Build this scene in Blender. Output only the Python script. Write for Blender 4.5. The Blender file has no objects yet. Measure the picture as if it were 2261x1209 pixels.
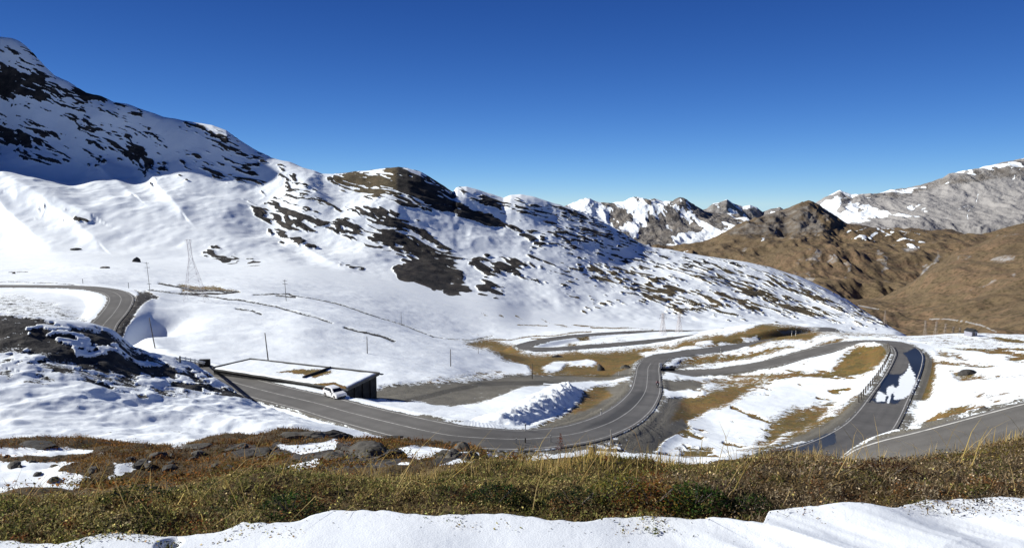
import bpy, bmesh, math, random
import numpy as np
from mathutils import Vector, Matrix, kdtree

C = bpy.context.scene
COL = C.collection
random.seed(7)
RNG = np.random.default_rng(7)

# ------------------------------------------------------------------ camera, sky, sun, exposure
F = 1473.0
U0, V0 = 1130.5, 604.5
PITCH = math.atan((604.5 - 450.0) / F)
CP, SP = math.cos(PITCH), math.sin(PITCH)

cam_d = bpy.data.cameras.new('camera')
cam = bpy.data.objects.new('camera', cam_d)
COL.objects.link(cam)
cam_d.sensor_width = 36.0
cam_d.lens = F / 2261.0 * 36.0
cam_d.clip_start = 0.1
cam_d.clip_end = 60000.0
cam.location = (0, 0, 0)
cam.rotation_euler = (math.radians(90) - PITCH, 0, 0)
C.camera = cam

SUN_EL = math.radians(29.5)
SUN_AZ = math.radians(-82.0)          # from +Y, negative = to the left
sun_dir = Vector((math.sin(SUN_AZ) * math.cos(SUN_EL), math.cos(SUN_AZ) * math.cos(SUN_EL), math.sin(SUN_EL)))
W = bpy.data.worlds.new('World')
C.world = W
W.use_nodes = True
nt = W.node_tree
sky = nt.nodes.new('ShaderNodeTexSky')
sky.sky_type = 'NISHITA'
sky.sun_disc = False
sky.sun_elevation = SUN_EL
sky.sun_rotation = SUN_AZ
sky.altitude = 2300.0
sky.air_density = 1.0
sky.dust_density = 0.0
sky.ozone_density = 3.0
# deep high-altitude blue: the sky is read well away from the sun and its contrast raised
def wn(t, **k):
    n_ = nt.nodes.new(t)
    for a_, v_ in k.items(): setattr(n_, a_, v_)
    return n_
SKY_LIFT, SKY_K = 0.03, 1.0
SKY_GAMMA = (1.885, 1.608, 1.30)
SKY_GAIN = (0.117, 0.190, 0.410)
wtc = wn('ShaderNodeTexCoord'); wsep = wn('ShaderNodeSeparateXYZ'); nt.links.new(wtc.outputs['Generated'], wsep.inputs[0])
def wm(op, a_, b_=0.0):
    n_ = wn('ShaderNodeMath', operation=op)
    for i_, x_ in enumerate((a_, b_)):
        if isinstance(x_, (int, float)): n_.inputs[i_].default_value = x_
        else: nt.links.new(x_, n_.inputs[i_])
    return n_.outputs[0]
ze = wm('ADD', wm('MULTIPLY', wm('MAXIMUM', wsep.outputs[2], 0.0), SKY_K), SKY_LIFT)
zh = wm('SQRT', wm('SUBTRACT', 1.0, wm('MULTIPLY', ze, ze)))
wc = wn('ShaderNodeCombineXYZ')
AWAY = math.radians(42)
nt.links.new(wm('MULTIPLY', zh, math.sin(AWAY)), wc.inputs[0]); nt.links.new(wm('MULTIPLY', zh, math.cos(AWAY)), wc.inputs[1]); nt.links.new(ze, wc.inputs[2])
nt.links.new(wc.outputs[0], sky.inputs[0])
wrgb = wn('ShaderNodeSeparateColor'); nt.links.new(sky.outputs[0], wrgb.inputs[0])
wout = wn('ShaderNodeCombineColor')
for k_ in range(3):
    nt.links.new(wm('MULTIPLY', wm('POWER', wrgb.outputs[k_], SKY_GAMMA[k_]), SKY_GAIN[k_]), wout.inputs[k_])
bg = nt.nodes['Background']
bg.inputs['Strength'].default_value = 0.1
nt.links.new(wout.outputs[0], bg.inputs['Color'])

sl = bpy.data.lights.new('sun', 'SUN')
sl.energy = 5.0
sl.angle = math.radians(0.5)
sl.color = (1.0, 0.985, 0.935)
so = bpy.data.objects.new('sun', sl)
COL.objects.link(so)
so.rotation_euler = (-sun_dir).to_track_quat('-Z', 'Y').to_euler()

C.view_settings.view_transform = 'Standard'
C.view_settings.look = 'None'
C.view_settings.exposure = 0.57
C.view_settings.gamma = 1.0

# ------------------------------------------------------------------ projection helpers
def ray(u, v):
    """pixel of the photograph -> (x/y, z/y) of its line of sight"""
    u = np.asarray(u, float); v = np.asarray(v, float)
    a = (u - U0) / F; b = (V0 - v) / F
    dy = CP + b * SP; dz = -SP + b * CP
    return a / dy, dz / dy

def proj(x, y, z):
    s = x / y; r = z / y
    b = (r * CP + SP) / (CP - r * SP)
    a = s * (CP + b * SP)
    return a * F + U0, V0 - b * F

def P(u, v, Y):
    s, r = ray(u, v)
    return np.array([float(s) * Y, Y, float(r) * Y])

# ------------------------------------------------------------------ numeric noise
def _hash(ix, iy, iz, seed):
    h = (ix.astype(np.uint32) * np.uint32(374761393)) ^ (iy.astype(np.uint32) * np.uint32(668265263)) ^ \
        (iz.astype(np.uint32) * np.uint32(2147483647)) ^ np.uint32((seed * 974634777 + 12345) & 0xffffffff)
    h = (h ^ (h >> np.uint32(13))) * np.uint32(1274126177)
    h = (h ^ (h >> np.uint32(16))) * np.uint32(2246822519)
    h = h ^ (h >> np.uint32(15))
    return (h & np.uint32(0xffffff)).astype(np.float32) / np.float32(0xffffff)

def vnoise(x, y, z, seed=0):
    x = np.asarray(x, np.float32); y = np.asarray(y, np.float32); z = np.asarray(z, np.float32)
    fx = np.floor(x); fy = np.floor(y); fz = np.floor(z)
    ix = fx.astype(np.int32); iy = fy.astype(np.int32); iz = fz.astype(np.int32)
    tx = x - fx; ty = y - fy; tz = z - fz
    tx = tx * tx * (3 - 2 * tx); ty = ty * ty * (3 - 2 * ty); tz = tz * tz * (3 - 2 * tz)
    def L(a, b, t): return a + (b - a) * t
    c = lambda i, j, k: _hash(ix + i, iy + j, iz + k, seed)
    return L(L(L(c(0,0,0), c(1,0,0), tx), L(c(0,1,0), c(1,1,0), tx), ty),
             L(L(c(0,0,1), c(1,0,1), tx), L(c(0,1,1), c(1,1,1), tx), ty), tz)

def fbm(x, y, z, octv=4, seed=0, gain=0.5, ridged=False):
    tot = 0.0; amp = 1.0; norm = 0.0; f = 1.0
    for o in range(octv):
        n = vnoise(x * f + o * 17.3, y * f - o * 9.1, z * f + o * 5.7, seed + o)
        if ridged: n = 1.0 - np.abs(2 * n - 1)
        tot = tot + n * amp; norm += amp; amp *= gain; f *= 2.03
    return tot / norm

def sstep(a, b, x):
    t = np.clip((x - a) / (b - a), 0, 1)
    return t * t * (3 - 2 * t)

# ------------------------------------------------------------------ interpolation
def pchip_slopes(x, y):
    """x, y: (K, N); monotone cubic slopes along axis 0"""
    h = np.diff(x, axis=0); d = np.diff(y, axis=0) / h
    m = np.zeros_like(y)
    w1 = 2 * h[1:] + h[:-1]; w2 = h[1:] + 2 * h[:-1]
    same = (d[1:] * d[:-1]) > 0
    with np.errstate(divide='ignore', invalid='ignore'):
        mm = (w1 + w2) / (w1 / d[:-1] + w2 / d[1:])
    m[1:-1] = np.where(same, mm, 0.0)
    m[0] = d[0]; m[-1] = d[-1]
    return m

def pchip1(xk, yk, x):
    xk = np.asarray(xk, float)[:, None]; yk = np.asarray(yk, float)[:, None]
    m = pchip_slopes(xk, yk)[:, 0]; xk = xk[:, 0]; yk = yk[:, 0]
    x = np.clip(x, xk[0], xk[-1])
    i = np.clip(np.searchsorted(xk, x) - 1, 0, len(xk) - 2)
    h = xk[i + 1] - xk[i]; t = (x - xk[i]) / h
    return ((2*t**3 - 3*t**2 + 1) * yk[i] + (t**3 - 2*t**2 + t) * h * m[i] +
            (-2*t**3 + 3*t**2) * yk[i+1] + (t**3 - t**2) * h * m[i+1])

def loft(curves, rows, s, linear=()):
    """curves near -> far, each a list of (u, v, Y); returns grids Y, Z of shape (R, N)"""
    Ys, Zs = [], []
    for k, cv in enumerate(curves):
        cv = sorted(cv)
        a = np.array(cv, float)
        ss, rr = ray(a[:, 0], a[:, 1])
        o = np.argsort(ss); ss, rr, yy = ss[o], rr[o], a[o, 2]
        keep = np.concatenate([[True], np.diff(ss) > 1e-5]); ss, rr, yy = ss[keep], rr[keep], yy[keep]
        if k in linear:
            r = np.interp(s, ss, rr); Y = np.exp(np.interp(s, ss, np.log(yy)))
        else:
            r = pchip1(ss, rr, s); Y = np.exp(pchip1(ss, np.log(yy), s))
        Ys.append(Y); Zs.append(r * Y)
    Yk = np.array(Ys); Zk = np.array(Zs)
    for k in range(1, len(Yk)):
        Yk[k] = np.maximum(Yk[k], Yk[k-1] * 1.01)
    M = pchip_slopes(Yk, Zk)
    GY, GZ, idx = [], [], [0]
    for k in range(len(Yk) - 1):
        n = rows[k]
        t0 = np.arange(n) / n
        if k == len(Yk) - 2: t0 = np.arange(n + 1) / n
        y = Yk[k][None] * (Yk[k+1] / Yk[k])[None] ** t0[:, None]
        h = (Yk[k+1] - Yk[k])[None]; t = (y - Yk[k][None]) / h
        z = ((2*t**3 - 3*t**2 + 1) * Zk[k] + (t**3 - 2*t**2 + t) * h * M[k] +
             (-2*t**3 + 3*t**2) * Zk[k+1] + (t**3 - t**2) * h * M[k+1])
        GY.append(y); GZ.append(z); idx.append(idx[-1] + n)
    return np.concatenate(GY), np.concatenate(GZ), idx

def grid_mesh(name, X, Y, Z, mat=None, attrs=None, smooth=True):
    R, N = X.shape
    co = np.stack([X, Y, Z], -1).reshape(-1, 3).astype(np.float32)
    i = np.arange(R * N).reshape(R, N)
    q = np.stack([i[:-1, :-1], i[:-1, 1:], i[1:, 1:], i[1:, :-1]], -1).reshape(-1)
    nq = len(q) // 4
    me = bpy.data.meshes.new(name)
    me.vertices.add(len(co)); me.vertices.foreach_set('co', co.ravel())
    me.loops.add(len(q)); me.loops.foreach_set('vertex_index', q.astype(np.int32))
    me.polygons.add(nq)
    me.polygons.foreach_set('loop_start', np.arange(0, nq * 4, 4, dtype=np.int32))
    me.polygons.foreach_set('use_smooth', np.full(nq, smooth))
    me.update(calc_edges=True)
    for k, arr in (attrs or {}).items():
        at = me.attributes.new(k, 'FLOAT_COLOR', 'POINT')
        at.data.foreach_set('color', arr.reshape(-1, 4).astype(np.float32).ravel())
    o = bpy.data.objects.new(name, me); COL.objects.link(o)
    if mat: me.materials.append(mat)
    return o

def raw_mesh(name, co, faces_flat, sizes, mat=None, color=None, smooth=False):
    me = bpy.data.meshes.new(name)
    co = np.asarray(co, np.float32)
    me.vertices.add(len(co)); me.vertices.foreach_set('co', co.ravel())
    ff = np.asarray(faces_flat, np.int32); sz = np.asarray(sizes, np.int32)
    me.loops.add(len(ff)); me.loops.foreach_set('vertex_index', ff)
    me.polygons.add(len(sz))
    me.polygons.foreach_set('loop_start', np.concatenate([[0], np.cumsum(sz)[:-1]]).astype(np.int32))
    me.polygons.foreach_set('use_smooth', np.full(len(sz), smooth))
    me.update(calc_edges=True)
    if color is not None:
        at = me.attributes.new('tint', 'FLOAT_COLOR', 'POINT')
        at.data.foreach_set('color', np.asarray(color, np.float32).ravel())
    o = bpy.data.objects.new(name, me); COL.objects.link(o)
    if mat: me.materials.append(mat)
    return o

def tag(o, label=None, cat=None, group=None, kind=None):
    if label: o['label'] = label
    if cat: o['category'] = cat
    if group: o['group'] = group
    if kind: o['kind'] = kind
    return o

# ------------------------------------------------------------------ materials
def new_mat(name):
    m = bpy.data.materials.new(name); m.use_nodes = True
    return m, m.node_tree, m.node_tree.nodes['Principled BSDF']

class NB:
    def __init__(s, nt): s.nt = nt
    def n(s, typ, **kw):
        nd = s.nt.nodes.new(typ)
        for k, v in kw.items(): setattr(nd, k, v)
        return nd
    def link(s, a, b): s.nt.links.new(a, b)
    def val(s, sock, x):
        if hasattr(x, 'is_linked') or hasattr(x, 'links'): s.link(x, sock)
        else: sock.default_value = x
    def math(s, op, a, b=0.0, clamp=False):
        nd = s.n('ShaderNodeMath', operation=op, use_clamp=clamp)
        s.val(nd.inputs[0], a); s.val(nd.inputs[1], b); return nd.outputs[0]
    def mix(s, f, a, b):
        nd = s.n('ShaderNodeMix', data_type='RGBA')
        s.val(nd.inputs[0], f)
        for sk, x in ((nd.inputs[6], a), (nd.inputs[7], b)):
            if isinstance(x, tuple): sk.default_value = (*x, 1) if len(x) == 3 else x
            else: s.link(x, sk)
        return nd.outputs[2]
    def mixf(s, f, a, b):
        nd = s.n('ShaderNodeMix', data_type='FLOAT')
        s.val(nd.inputs[0], f); s.val(nd.inputs[2], a); s.val(nd.inputs[3], b)
        return nd.outputs[0]
    def noise(s, co, scale, detail=4, rough=0.55, dist=0.0):
        nd = s.n('ShaderNodeTexNoise')
        if co is not None: s.link(co, nd.inputs['Vector'])
        nd.inputs['Scale'].default_value = scale; nd.inputs['Detail'].default_value = detail
        nd.inputs['Roughness'].default_value = rough; nd.inputs['Distortion'].default_value = dist
        return nd.outputs[0]
    def ramp(s, f, stops):
        nd = s.n('ShaderNodeValToRGB'); s.link(f, nd.inputs[0])
        el = nd.color_ramp.elements
        while len(el) < len(stops): el.new(0.5)
        for e, (p, c) in zip(el, stops): e.position = p; e.color = (*c, 1)
        return nd.outputs[0]
    def step(s, x, a, b):
        nd = s.n('ShaderNodeMapRange', interpolation_type='SMOOTHSTEP')
        s.val(nd.inputs[0], x); nd.inputs[1].default_value = a; nd.inputs[2].default_value = b
        return nd.outputs[0]
    def mapping(s, co, scale=(1,1,1), rot=(0,0,0)):
        nd = s.n('ShaderNodeMapping'); s.link(co, nd.inputs[0])
        nd.inputs['Scale'].default_value = scale; nd.inputs['Rotation'].default_value = rot
        return nd.outputs[0]
    def bump(s, h, strength, dist):
        nd = s.n('ShaderNodeBump'); s.link(h, nd.inputs['Height'])
        nd.inputs['Strength'].default_value = strength; nd.inputs['Distance'].default_value = dist
        return nd.outputs[0]

SNOW = (0.85, 0.885, 0.89)

def terrain_material(name, fine, scale_rock, veg_cols, gravel_cols, rock_cols, bump_dist, ragged=0.75):
    """mask: R bare, G gravel, B rock, A damp"""
    m, nt, bs = new_mat(name); b = NB(nt)
    tc = b.n('ShaderNodeTexCoord').outputs['Object']
    at = b.n('ShaderNodeAttribute', attribute_name='mask')
    sep = b.n('ShaderNodeSeparateColor'); b.link(at.outputs['Color'], sep.inputs[0])
    bare, grav, rock = sep.outputs[0], sep.outputs[1], sep.outputs[2]
    damp = at.outputs['Alpha']
    n1 = b.noise(tc, fine, 6, 0.6)
    n2 = b.noise(tc, fine * 6, 4, 0.6)
    n3 = b.noise(tc, fine * 0.15, 3, 0.5)
    nr = b.noise(tc, scale_rock, 6, 0.65)
    nn = b.math('ADD', b.math('MULTIPLY', b.math('SUBTRACT', n1, 0.5), 1.0), b.math('MULTIPLY', b.math('SUBTRACT', n2, 0.5), 0.7))
    nm = b.noise(tc, fine * 0.38, 4, 0.6)
    f = b.step(b.math('ADD', bare, b.math('MULTIPLY', b.math('ADD', nn, b.math('MULTIPLY', b.math('SUBTRACT', nm, 0.5), 0.5)), ragged)), 0.44, 0.56)
    veg = b.ramp(b.math('ADD', b.math('MULTIPLY', n1, 0.6), b.math('MULTIPLY', n3, 0.4)), veg_cols)
    veg = b.mix(b.math('MULTIPLY', b.step(n2, 0.46, 0.66), 0.8), veg, (0.045, 0.034, 0.014))
    gr = b.ramp(b.math('ADD', b.math('MULTIPLY', n3, 0.5), b.math('MULTIPLY', n2, 0.5)), gravel_cols)
    rk = b.ramp(nr, rock_cols)
    g2 = b.step(b.math('ADD', grav, b.math('MULTIPLY', nn, 0.5)), 0.4, 0.6)
    r2 = b.step(b.math('ADD', rock, b.math('MULTIPLY', nn, 0.5)), 0.4, 0.6)
    col = b.mix(g2, veg, gr)
    col = b.mix(r2, col, rk)
    col = b.mix(b.math('MULTIPLY', damp, 0.6), col, (0.022, 0.020, 0.018))  # darkens damp tracks and painted shade alike
    snow = b.mix(b.step(n3, 0.35, 0.65), (0.80, 0.84, 0.86), SNOW)
    col = b.mix(f, snow, col)
    b.link(col, bs.inputs['Base Color'])
    b.link(b.mixf(f, 0.55, 0.9), bs.inputs['Roughness'])
    bs.inputs['Specular IOR Level'].default_value = 0.25
    h = b.math('ADD', b.math('MULTIPLY', n1, b.mixf(f, 0.25, 1.0)), b.math('MULTIPLY', n2, b.mixf(f, 0.10, 0.6)))
    h = b.math('ADD', h, b.math('MULTIPLY', nr, b.math('MULTIPLY', r2, f)))
    b.link(b.bump(h, 0.55, bump_dist), bs.inputs['Normal'])
    return m

VEG = [(0.30, (0.055, 0.036, 0.012)), (0.40, (0.130, 0.078, 0.022)), (0.46, (0.105, 0.088, 0.024)), (0.52, (0.215, 0.132, 0.034)), (0.58, (0.150, 0.076, 0.025)), (0.66, (0.25, 0.170, 0.06)), (0.76, (0.15, 0.125, 0.05))]
NVEG = [(0.3, (0.030, 0.020, 0.008)), (0.5, (0.065, 0.042, 0.016)), (0.7, (0.10, 0.07, 0.025))]
GRAV = [(0.3, (0.095, 0.088, 0.070)), (0.55, (0.150, 0.138, 0.112)), (0.75, (0.20, 0.185, 0.152))]
ROCK = [(0.3, (0.012, 0.011, 0.011)), (0.5, (0.042, 0.037, 0.033)), (0.65, (0.095, 0.085, 0.072)), (0.8, (0.15, 0.13, 0.11))]
MROCK = [(0.3, (0.008, 0.008, 0.008)), (0.5, (0.024, 0.021, 0.019)), (0.65, (0.060, 0.050, 0.040)), (0.8, (0.12, 0.095, 0.07))]

M_ground = terrain_material('ground_cover', 0.75, 0.9, VEG, GRAV, ROCK, 0.35, 1.8)
M_near = terrain_material('near_ground_cover', 3.0, 2.2, NVEG, GRAV, ROCK, 0.06)
MVEG = [(0.3, (0.045, 0.036, 0.022)), (0.5, (0.085, 0.066, 0.036)), (0.7, (0.13, 0.09, 0.045))]
M_mount = terrain_material('mountain_cover', 0.17, 0.06, MVEG, GRAV, MROCK, 1.6, 1.15)

def simple(name, col, rough=0.7, noise=0.0, scale=4.0, spec=0.3, metal=0.0, bump=0.0):
    m, nt, bs = new_mat(name); b = NB(nt)
    tc = b.n('ShaderNodeTexCoord').outputs['Object']
    n = b.noise(tc, scale, 5, 0.6)
    lo = tuple(max(0, c * (1 - noise)) for c in col); hi = tuple(min(1, c * (1 + noise)) for c in col)
    b.link(b.ramp(n, [(0.3, lo), (0.7, hi)]), bs.inputs['Base Color'])
    bs.inputs['Roughness'].default_value = rough
    bs.inputs['Specular IOR Level'].default_value = spec
    bs.inputs['Metallic'].default_value = metal
    if bump: b.link(b.bump(n, 0.6, bump), bs.inputs['Normal'])
    return m
# ------------------------------------------------------------------ the land: lofted ground lines (u, v, distance)
EDGE = [(-300,1192),(0,1189),(120,1189),(200,1170),(250,1161),(350,1171),(440,1165),(500,1160),(540,1148),(625,1147),(725,1134),(830,1132),(950,1132),(1060,1133),(1130,1139),(1200,1141),(1290,1146),(1350,1130),(1420,1127),(1480,1126),(1540,1129),(1600,1133),(1650,1142),(1686,1146),(1692,1130),(1700,1118),(1800,1112),(1870,1107),(1970,1113),(2000,1100),(2040,1090),(2130,1083),(2261,1091),(2560,1085)]
def edgeY(u, v):
    s, r = ray(u, v); return -1.74 / float(r)

K = []
K.append([(-300,3300,0.8),(1130,3300,0.8),(2560,3300,0.8)])
_eu = np.arange(-300, 2561, 20.0); _ev = np.convolve(np.pad(np.interp(_eu, [p[0] for p in EDGE], [p[1] for p in EDGE]), 5, mode='edge'), np.ones(11) / 11, 'valid')
K.append([(u, v + 4, edgeY(u, v)) for u, v in zip(_eu, _ev)])
K.append([(-300,1118,5.3),(0,1112,5.3),(250,1104,5.3),(480,1084,5.6),(600,1064,5.9),(800,1050,6.0),(1000,1046,6.1),(1100,1043,6.1),(1300,1034,6.2),(1500,1029,6.3),(1700,1023,6.4),(1850,1033,6.3),(2000,1038,6.2),(2100,1022,6.5),(2180,1008,6.8),(2261,994,7.1),(2560,960,7.6)])
K.append([(-300,1050,12),(0,1045,12),(400,1042,12),(700,1020,12.5),(900,1015,13),(1040,1026,13),(1130,1062,12),(1500,1058,12),(1900,1060,12),(2261,1030,12),(2560,1010,12)])
K.append([(-300,972,26),(0,978,25),(150,990,24),(350,988,24),(440,975,25),(560,962,26),(620,958,27),(700,958,27),(760,964,27),(820,965,27),(900,970,26),(1000,987,25),(1050,1003,24),(1130,1060,25),(1500,1056,26),(1850,1055,26),(2100,1045,28),(2261,1015,30),(2560,980,32)])
K.append([(-300,985,40),(0,990,40),(350,998,40),(700,990,42),(900,996,46),(1040,1016,48),(1150,1032,50),(1500,1040,54),(1750,1046,50),(1850,1045,46),(2000,1022,44),(2261,987,42),(2560,945,42)])
K.append([(-300,890,52),(0,900,52),(300,922,58),(600,930,66),(860,960,68),(1000,978,69),(1150,992,71),(1350,987,79),(1430,994,77),(1500,1003,76),(1750,1010,72),(1850,1014,66),(2000,990,58),(2261,925,56),(2560,875,55)])
K.append([(-300,770,66),(0,790,66),(300,850,72),(500,868,82),(600,890,92),(860,920,83),(1000,945,78),(1150,938,86),(1300,924,96),(1430,934,102),(1600,962,98),(1800,968,92),(1950,950,90),(2100,930,80),(2261,900,70),(2560,850,68)])
K.append([(-300,672,76),(0,694,78),(90,704,80),(200,724,84),(240,735,86),(300,776,88),(400,806,92),(500,836,97),(600,868,104),(700,862,108),(760,870,110),(1000,885,113),(1150,905,100),(1300,890,130),(1430,872,150),(1600,930,117),(1800,930,113),(1940,925,108),(2050,925,98),(2261,880,88),(2560,830,85)])
K.append([(-300,800,110),(0,800,110),(200,792,115),(300,806,116),(400,822,118),(500,832,121),(600,838,128),(700,832,135),(840,860,125),(1000,852,140),(1150,850,152),(1300,850,168),(1430,838,182),(1600,872,150),(1800,862,154),(1960,868,136),(2100,862,126),(2261,845,118),(2560,800,115)])
K.append([(-300,690,190),(0,690,190),(130,700,188),(200,718,184),(300,712,186),(400,732,180),(640,732,188),(800,772,176),(960,808,168),(1100,825,180),(1300,818,205),(1430,805,212),(1600,822,204),(1800,790,195),(2000,800,164),(2100,812,154),(2261,800,148),(2560,770,140)])
K.append([(-300,632,262),(0,632,260),(150,633,258),(300,646,240),(420,642,268),(520,640,278),(640,650,284),(740,672,272),(830,700,264),(960,745,246),(1080,775,234),(1180,800,228),(1300,790,245),(1430,776,268),(1520,772,250),(1600,780,235),(1750,760,232),(1880,745,222),(2000,747,210),(2080,744,212),(2150,740,216),(2261,742,216),(2560,735,215)])
K.append([(-300,612,330),(0,612,330),(200,618,320),(300,630,325),(420,637,330),(520,637,335),(640,656,340),(740,682,335),(830,712,328),(960,756,312),(1080,776,300),(1180,776,296),(1300,768,304),(1430,757,316),(1520,742,325),(1600,724,332),(1690,714,334),(1780,722,322),(1830,730,312),(1880,741,300),(1940,748,310),(2000,775,330),(2261,790,340),(2560,790,340)])
K.append([(-300,585,470),(0,585,470),(150,585,455),(300,592,440),(420,604,440),(640,622,440),(740,640,435),(830,662,425),(960,700,415),(1080,732,405),(1180,742,398),(1300,738,392),(1430,730,402),(1520,730,405),(1600,730,410),(1690,732,420),(1780,732,420),(1830,728,400),(1900,740,420),(1970,746,440),(2100,815,480),(2261,825,480),(2560,825,480)])
K.append([(-300,555,600),(0,556,600),(100,556,585),(200,562,570),(300,572,560),(420,580,560),(640,588,560),(750,602,560),(900,628,560),(1000,648,560),(1090,664,560),(1180,690,562),(1300,704,570),(1500,712,600),(1700,712,640),(1900,722,680),(1970,730,700),(2100,810,740),(2560,830,760)])
K.append([(-300,430,720),(0,430,720),(150,450,710),(300,468,700),(500,500,690),(600,540,672),(700,560,664),(800,555,664),(900,580,660),(1000,600,662),(1100,610,664),(1200,632,672),(1400,655,700),(1600,668,740),(1800,690,780),(1900,706,790),(1962,722,800),(2100,812,850),(2560,835,880)])
K.append([(-300,60,850),(-120,230,880),(0,338,905),(60,335,900),(150,366,890),(220,352,880),(300,372,875),(400,372,850),(500,398,830),(600,432,810),(660,428,800),(760,450,795),(860,450,785),(900,462,785),(1050,515,800),(1200,535,830),(1400,600,850),(1600,618,860),(1700,630,870),(1800,655,870),(1900,692,850),(1964,721,840),(2100,815,900),(2560,840,950)])
CREST = [(-420,-200),(-300,-155),(-180,-70),(-100,-0),(-50,48),(-20,70),(0,80),(25,84),(45,92),(60,103),(90,135),(120,165),(150,180),(190,205),(225,215),(250,226),(280,232),(330,250),(360,262),(400,270),(440,276),(470,280),(500,290),(520,305),(560,330),(600,350),(640,362),(680,378),(712,388),(740,386),(790,378),(850,370),(880,367),(900,371),(930,381),(960,400),(1000,427),(1008,416),(1030,414),(1060,422),(1085,430),(1112,440),(1128,434),(1150,433),(1180,438),(1220,450),(1260,462),(1300,478),(1330,492),(1370,515),(1410,538),(1440,548),(1480,553),(1560,568),(1640,579),(1700,592),(1760,612),(1820,640),(1880,672),(1940,705),(1966,722),(2050,795),(2200,830),(2560,850)]
def crestY(u): return float(np.interp(u, [-420,-300,-100,0,300,500,900,1220,1450,1700,1966,2560],[930,940,1000,1035,965,920,905,1000,1000,960,880,1000]))
K.append([(u, v, crestY(u)) for u, v in CREST])
K.append([(u, v + 60, crestY(u) * 1.35) for u, v in CREST])
ROWS = [14, 80, 50, 46, 22, 56, 76, 84, 70, 76, 70, 46, 44, 46, 60, 120, 130, 6]
S_IN = np.linspace(-0.93, 0.93, 1330)
ext = 0.93 * 1.22 ** np.arange(1, 9)
S = np.concatenate([-ext[::-1], S_IN, ext])
GY, GZ, KI = loft(K, ROWS, S, linear=(1, 17, 18))
GS = np.broadcast_to(S, GY.shape)
GX = GS * GY
sh = GY.shape
KROW = np.searchsorted(KI, np.arange(sh[0]), side='right') - 1
R_M = KI[14]                                     # first row of the mountain

# ---- relief
def zone(y0, y1, y2, y3): return sstep(y0, y1, GY) * (1 - sstep(y2, y3, GY))
dz = np.zeros(sh)
dz += zone(6.5, 11, 27, 40) * ((fbm(GX/4, GY/4, 0*GX, 5, 3) - 0.5) * 1.5 + (fbm(GX/1.0, GY/1.0, 0*GX, 3, 4) - 0.5) * 0.30)
dz += zone(3.0, 3.6, 6.5, 9) * (fbm(GX/0.35, GY/0.35, 0*GX, 3, 5) - 0.5) * 0.16
dz += zone(3.5, 4.3, 6.6, 9) * ((fbm(GX/0.9, GY/0.9, 0*GX, 3, 13) - 0.5) * 0.26)
dz += zone(34, 50, 400, 560) * ((fbm(GX/25, GY/25, 0*GX, 4, 6) - 0.5) * 1.6 + (fbm(GX/5, GY/5, 0*GX, 4, 7) - 0.5) * 0.5)
uu, vv = proj(GX, np.maximum(GY, 0.5), GZ)
rough_l = zone(34, 46, 104, 112) * (1 - sstep(560, 800, uu)) * (sstep(690, 760, vv))
dz += rough_l * 0.8 * ((fbm(GX/1.6, GY/2.4, 0*GX, 3, 8) - 0.5) * 0.75 + (fbm(GX/6, GY/9, 0*GX, 3, 9, ridged=True) - 0.5) * 1.2)
mz = sstep(520, 640, GY)
dz += mz * ((fbm(GX/170, GY/170, 0*GX, 4, 11, ridged=True) - 0.55) * 17 * sstep(600, 800, GY) * (1 - 0.6*sstep(1500, 1800, uu)) + (fbm(GX/45, GY/60, 0*GX, 4, 12) - 0.5) * 9)
fade_crest = 1 - 0.65 * np.clip((np.arange(sh[0])[:, None] - (KI[17] - 60)) / 60.0, 0, 1)
def spur(pts, wpx, amp):
    p = np.array(pts, float); u_, v_ = proj(GX, np.maximum(GY, 0.5), GZ); d2 = np.full(sh, 1e9); side = np.zeros(sh)
    for i in range(1, len(p)):
        a = p[i-1]; ab = p[i] - a; t = np.clip(((u_-a[0])*ab[0] + (v_-a[1])*ab[1]) / (ab @ ab), 0, 1)
        ex = u_-a[0]-t*ab[0]; ey = v_-a[1]-t*ab[1]; q = ex**2 + ey**2
        sg = np.sign(ab[0]*ey - ab[1]*ex); side = np.where(q < d2, sg, side); d2 = np.minimum(d2, q)
    d = np.sqrt(d2) * np.where(side < 0, 0.7, 1.6) / wpx
    return amp * np.exp(-d ** 1.5) * sstep(560, 640, GY)
dz += spur([(-40,420),(0,455),(40,500),(70,530),(112,556)], 26, 6) + spur([(-40,380),(60,430),(140,480),(215,540)], 24, 4) + spur([(40,440),(120,452),(200,486)], 18, 4)
dz += spur([(640,540),(700,570),(770,598)], 16, 5) + spur([(330,395),(360,430),(400,470)], 14, 3) + spur([(230,380),(290,430)], 14, 3)
GZ = GZ + dz * np.where(mz > 0, fade_crest, 1.0)

# ------------------------------------------------------------------ roads
MAIN = [(-250,631,262),(-100,631,260),(0,631,258),(120,632,252),(195,635,246),(245,643,236),(266,655,222),(264,671,208),(250,692,195),(225,722,182),(215,760,168),(245,785,152),(320,800,138),(395,806,128),(450,824,116),(520,845,109),(600,866,101),(700,890,92),(780,912,84),(860,931,78),(935,948,74.5),(1000,959,73),(1075,966,73),(1150,968,74),(1215,964,76.5),(1280,954,81),(1340,935,91),(1385,910,109),(1412,884,132),(1426,860,156),(1430,830,186),(1434,806,210),(1455,789,224),(1500,781,236),(1600,768,254),(1700,755,274),(1770,744,292),(1812,737,304),(1828,730,314),(1822,723,330),(1780,723,345),(1700,728,356),(1600,735,358),(1540,741,346),(1480,748,333),(1380,758,318),(1280,766,308),(1215,770,303),(1172,769,303),(1156,764,309),(1176,756,322),(1230,746,346),(1320,737,376),(1420,732,400),(1520,731,412),(1640,731,425)]
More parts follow.
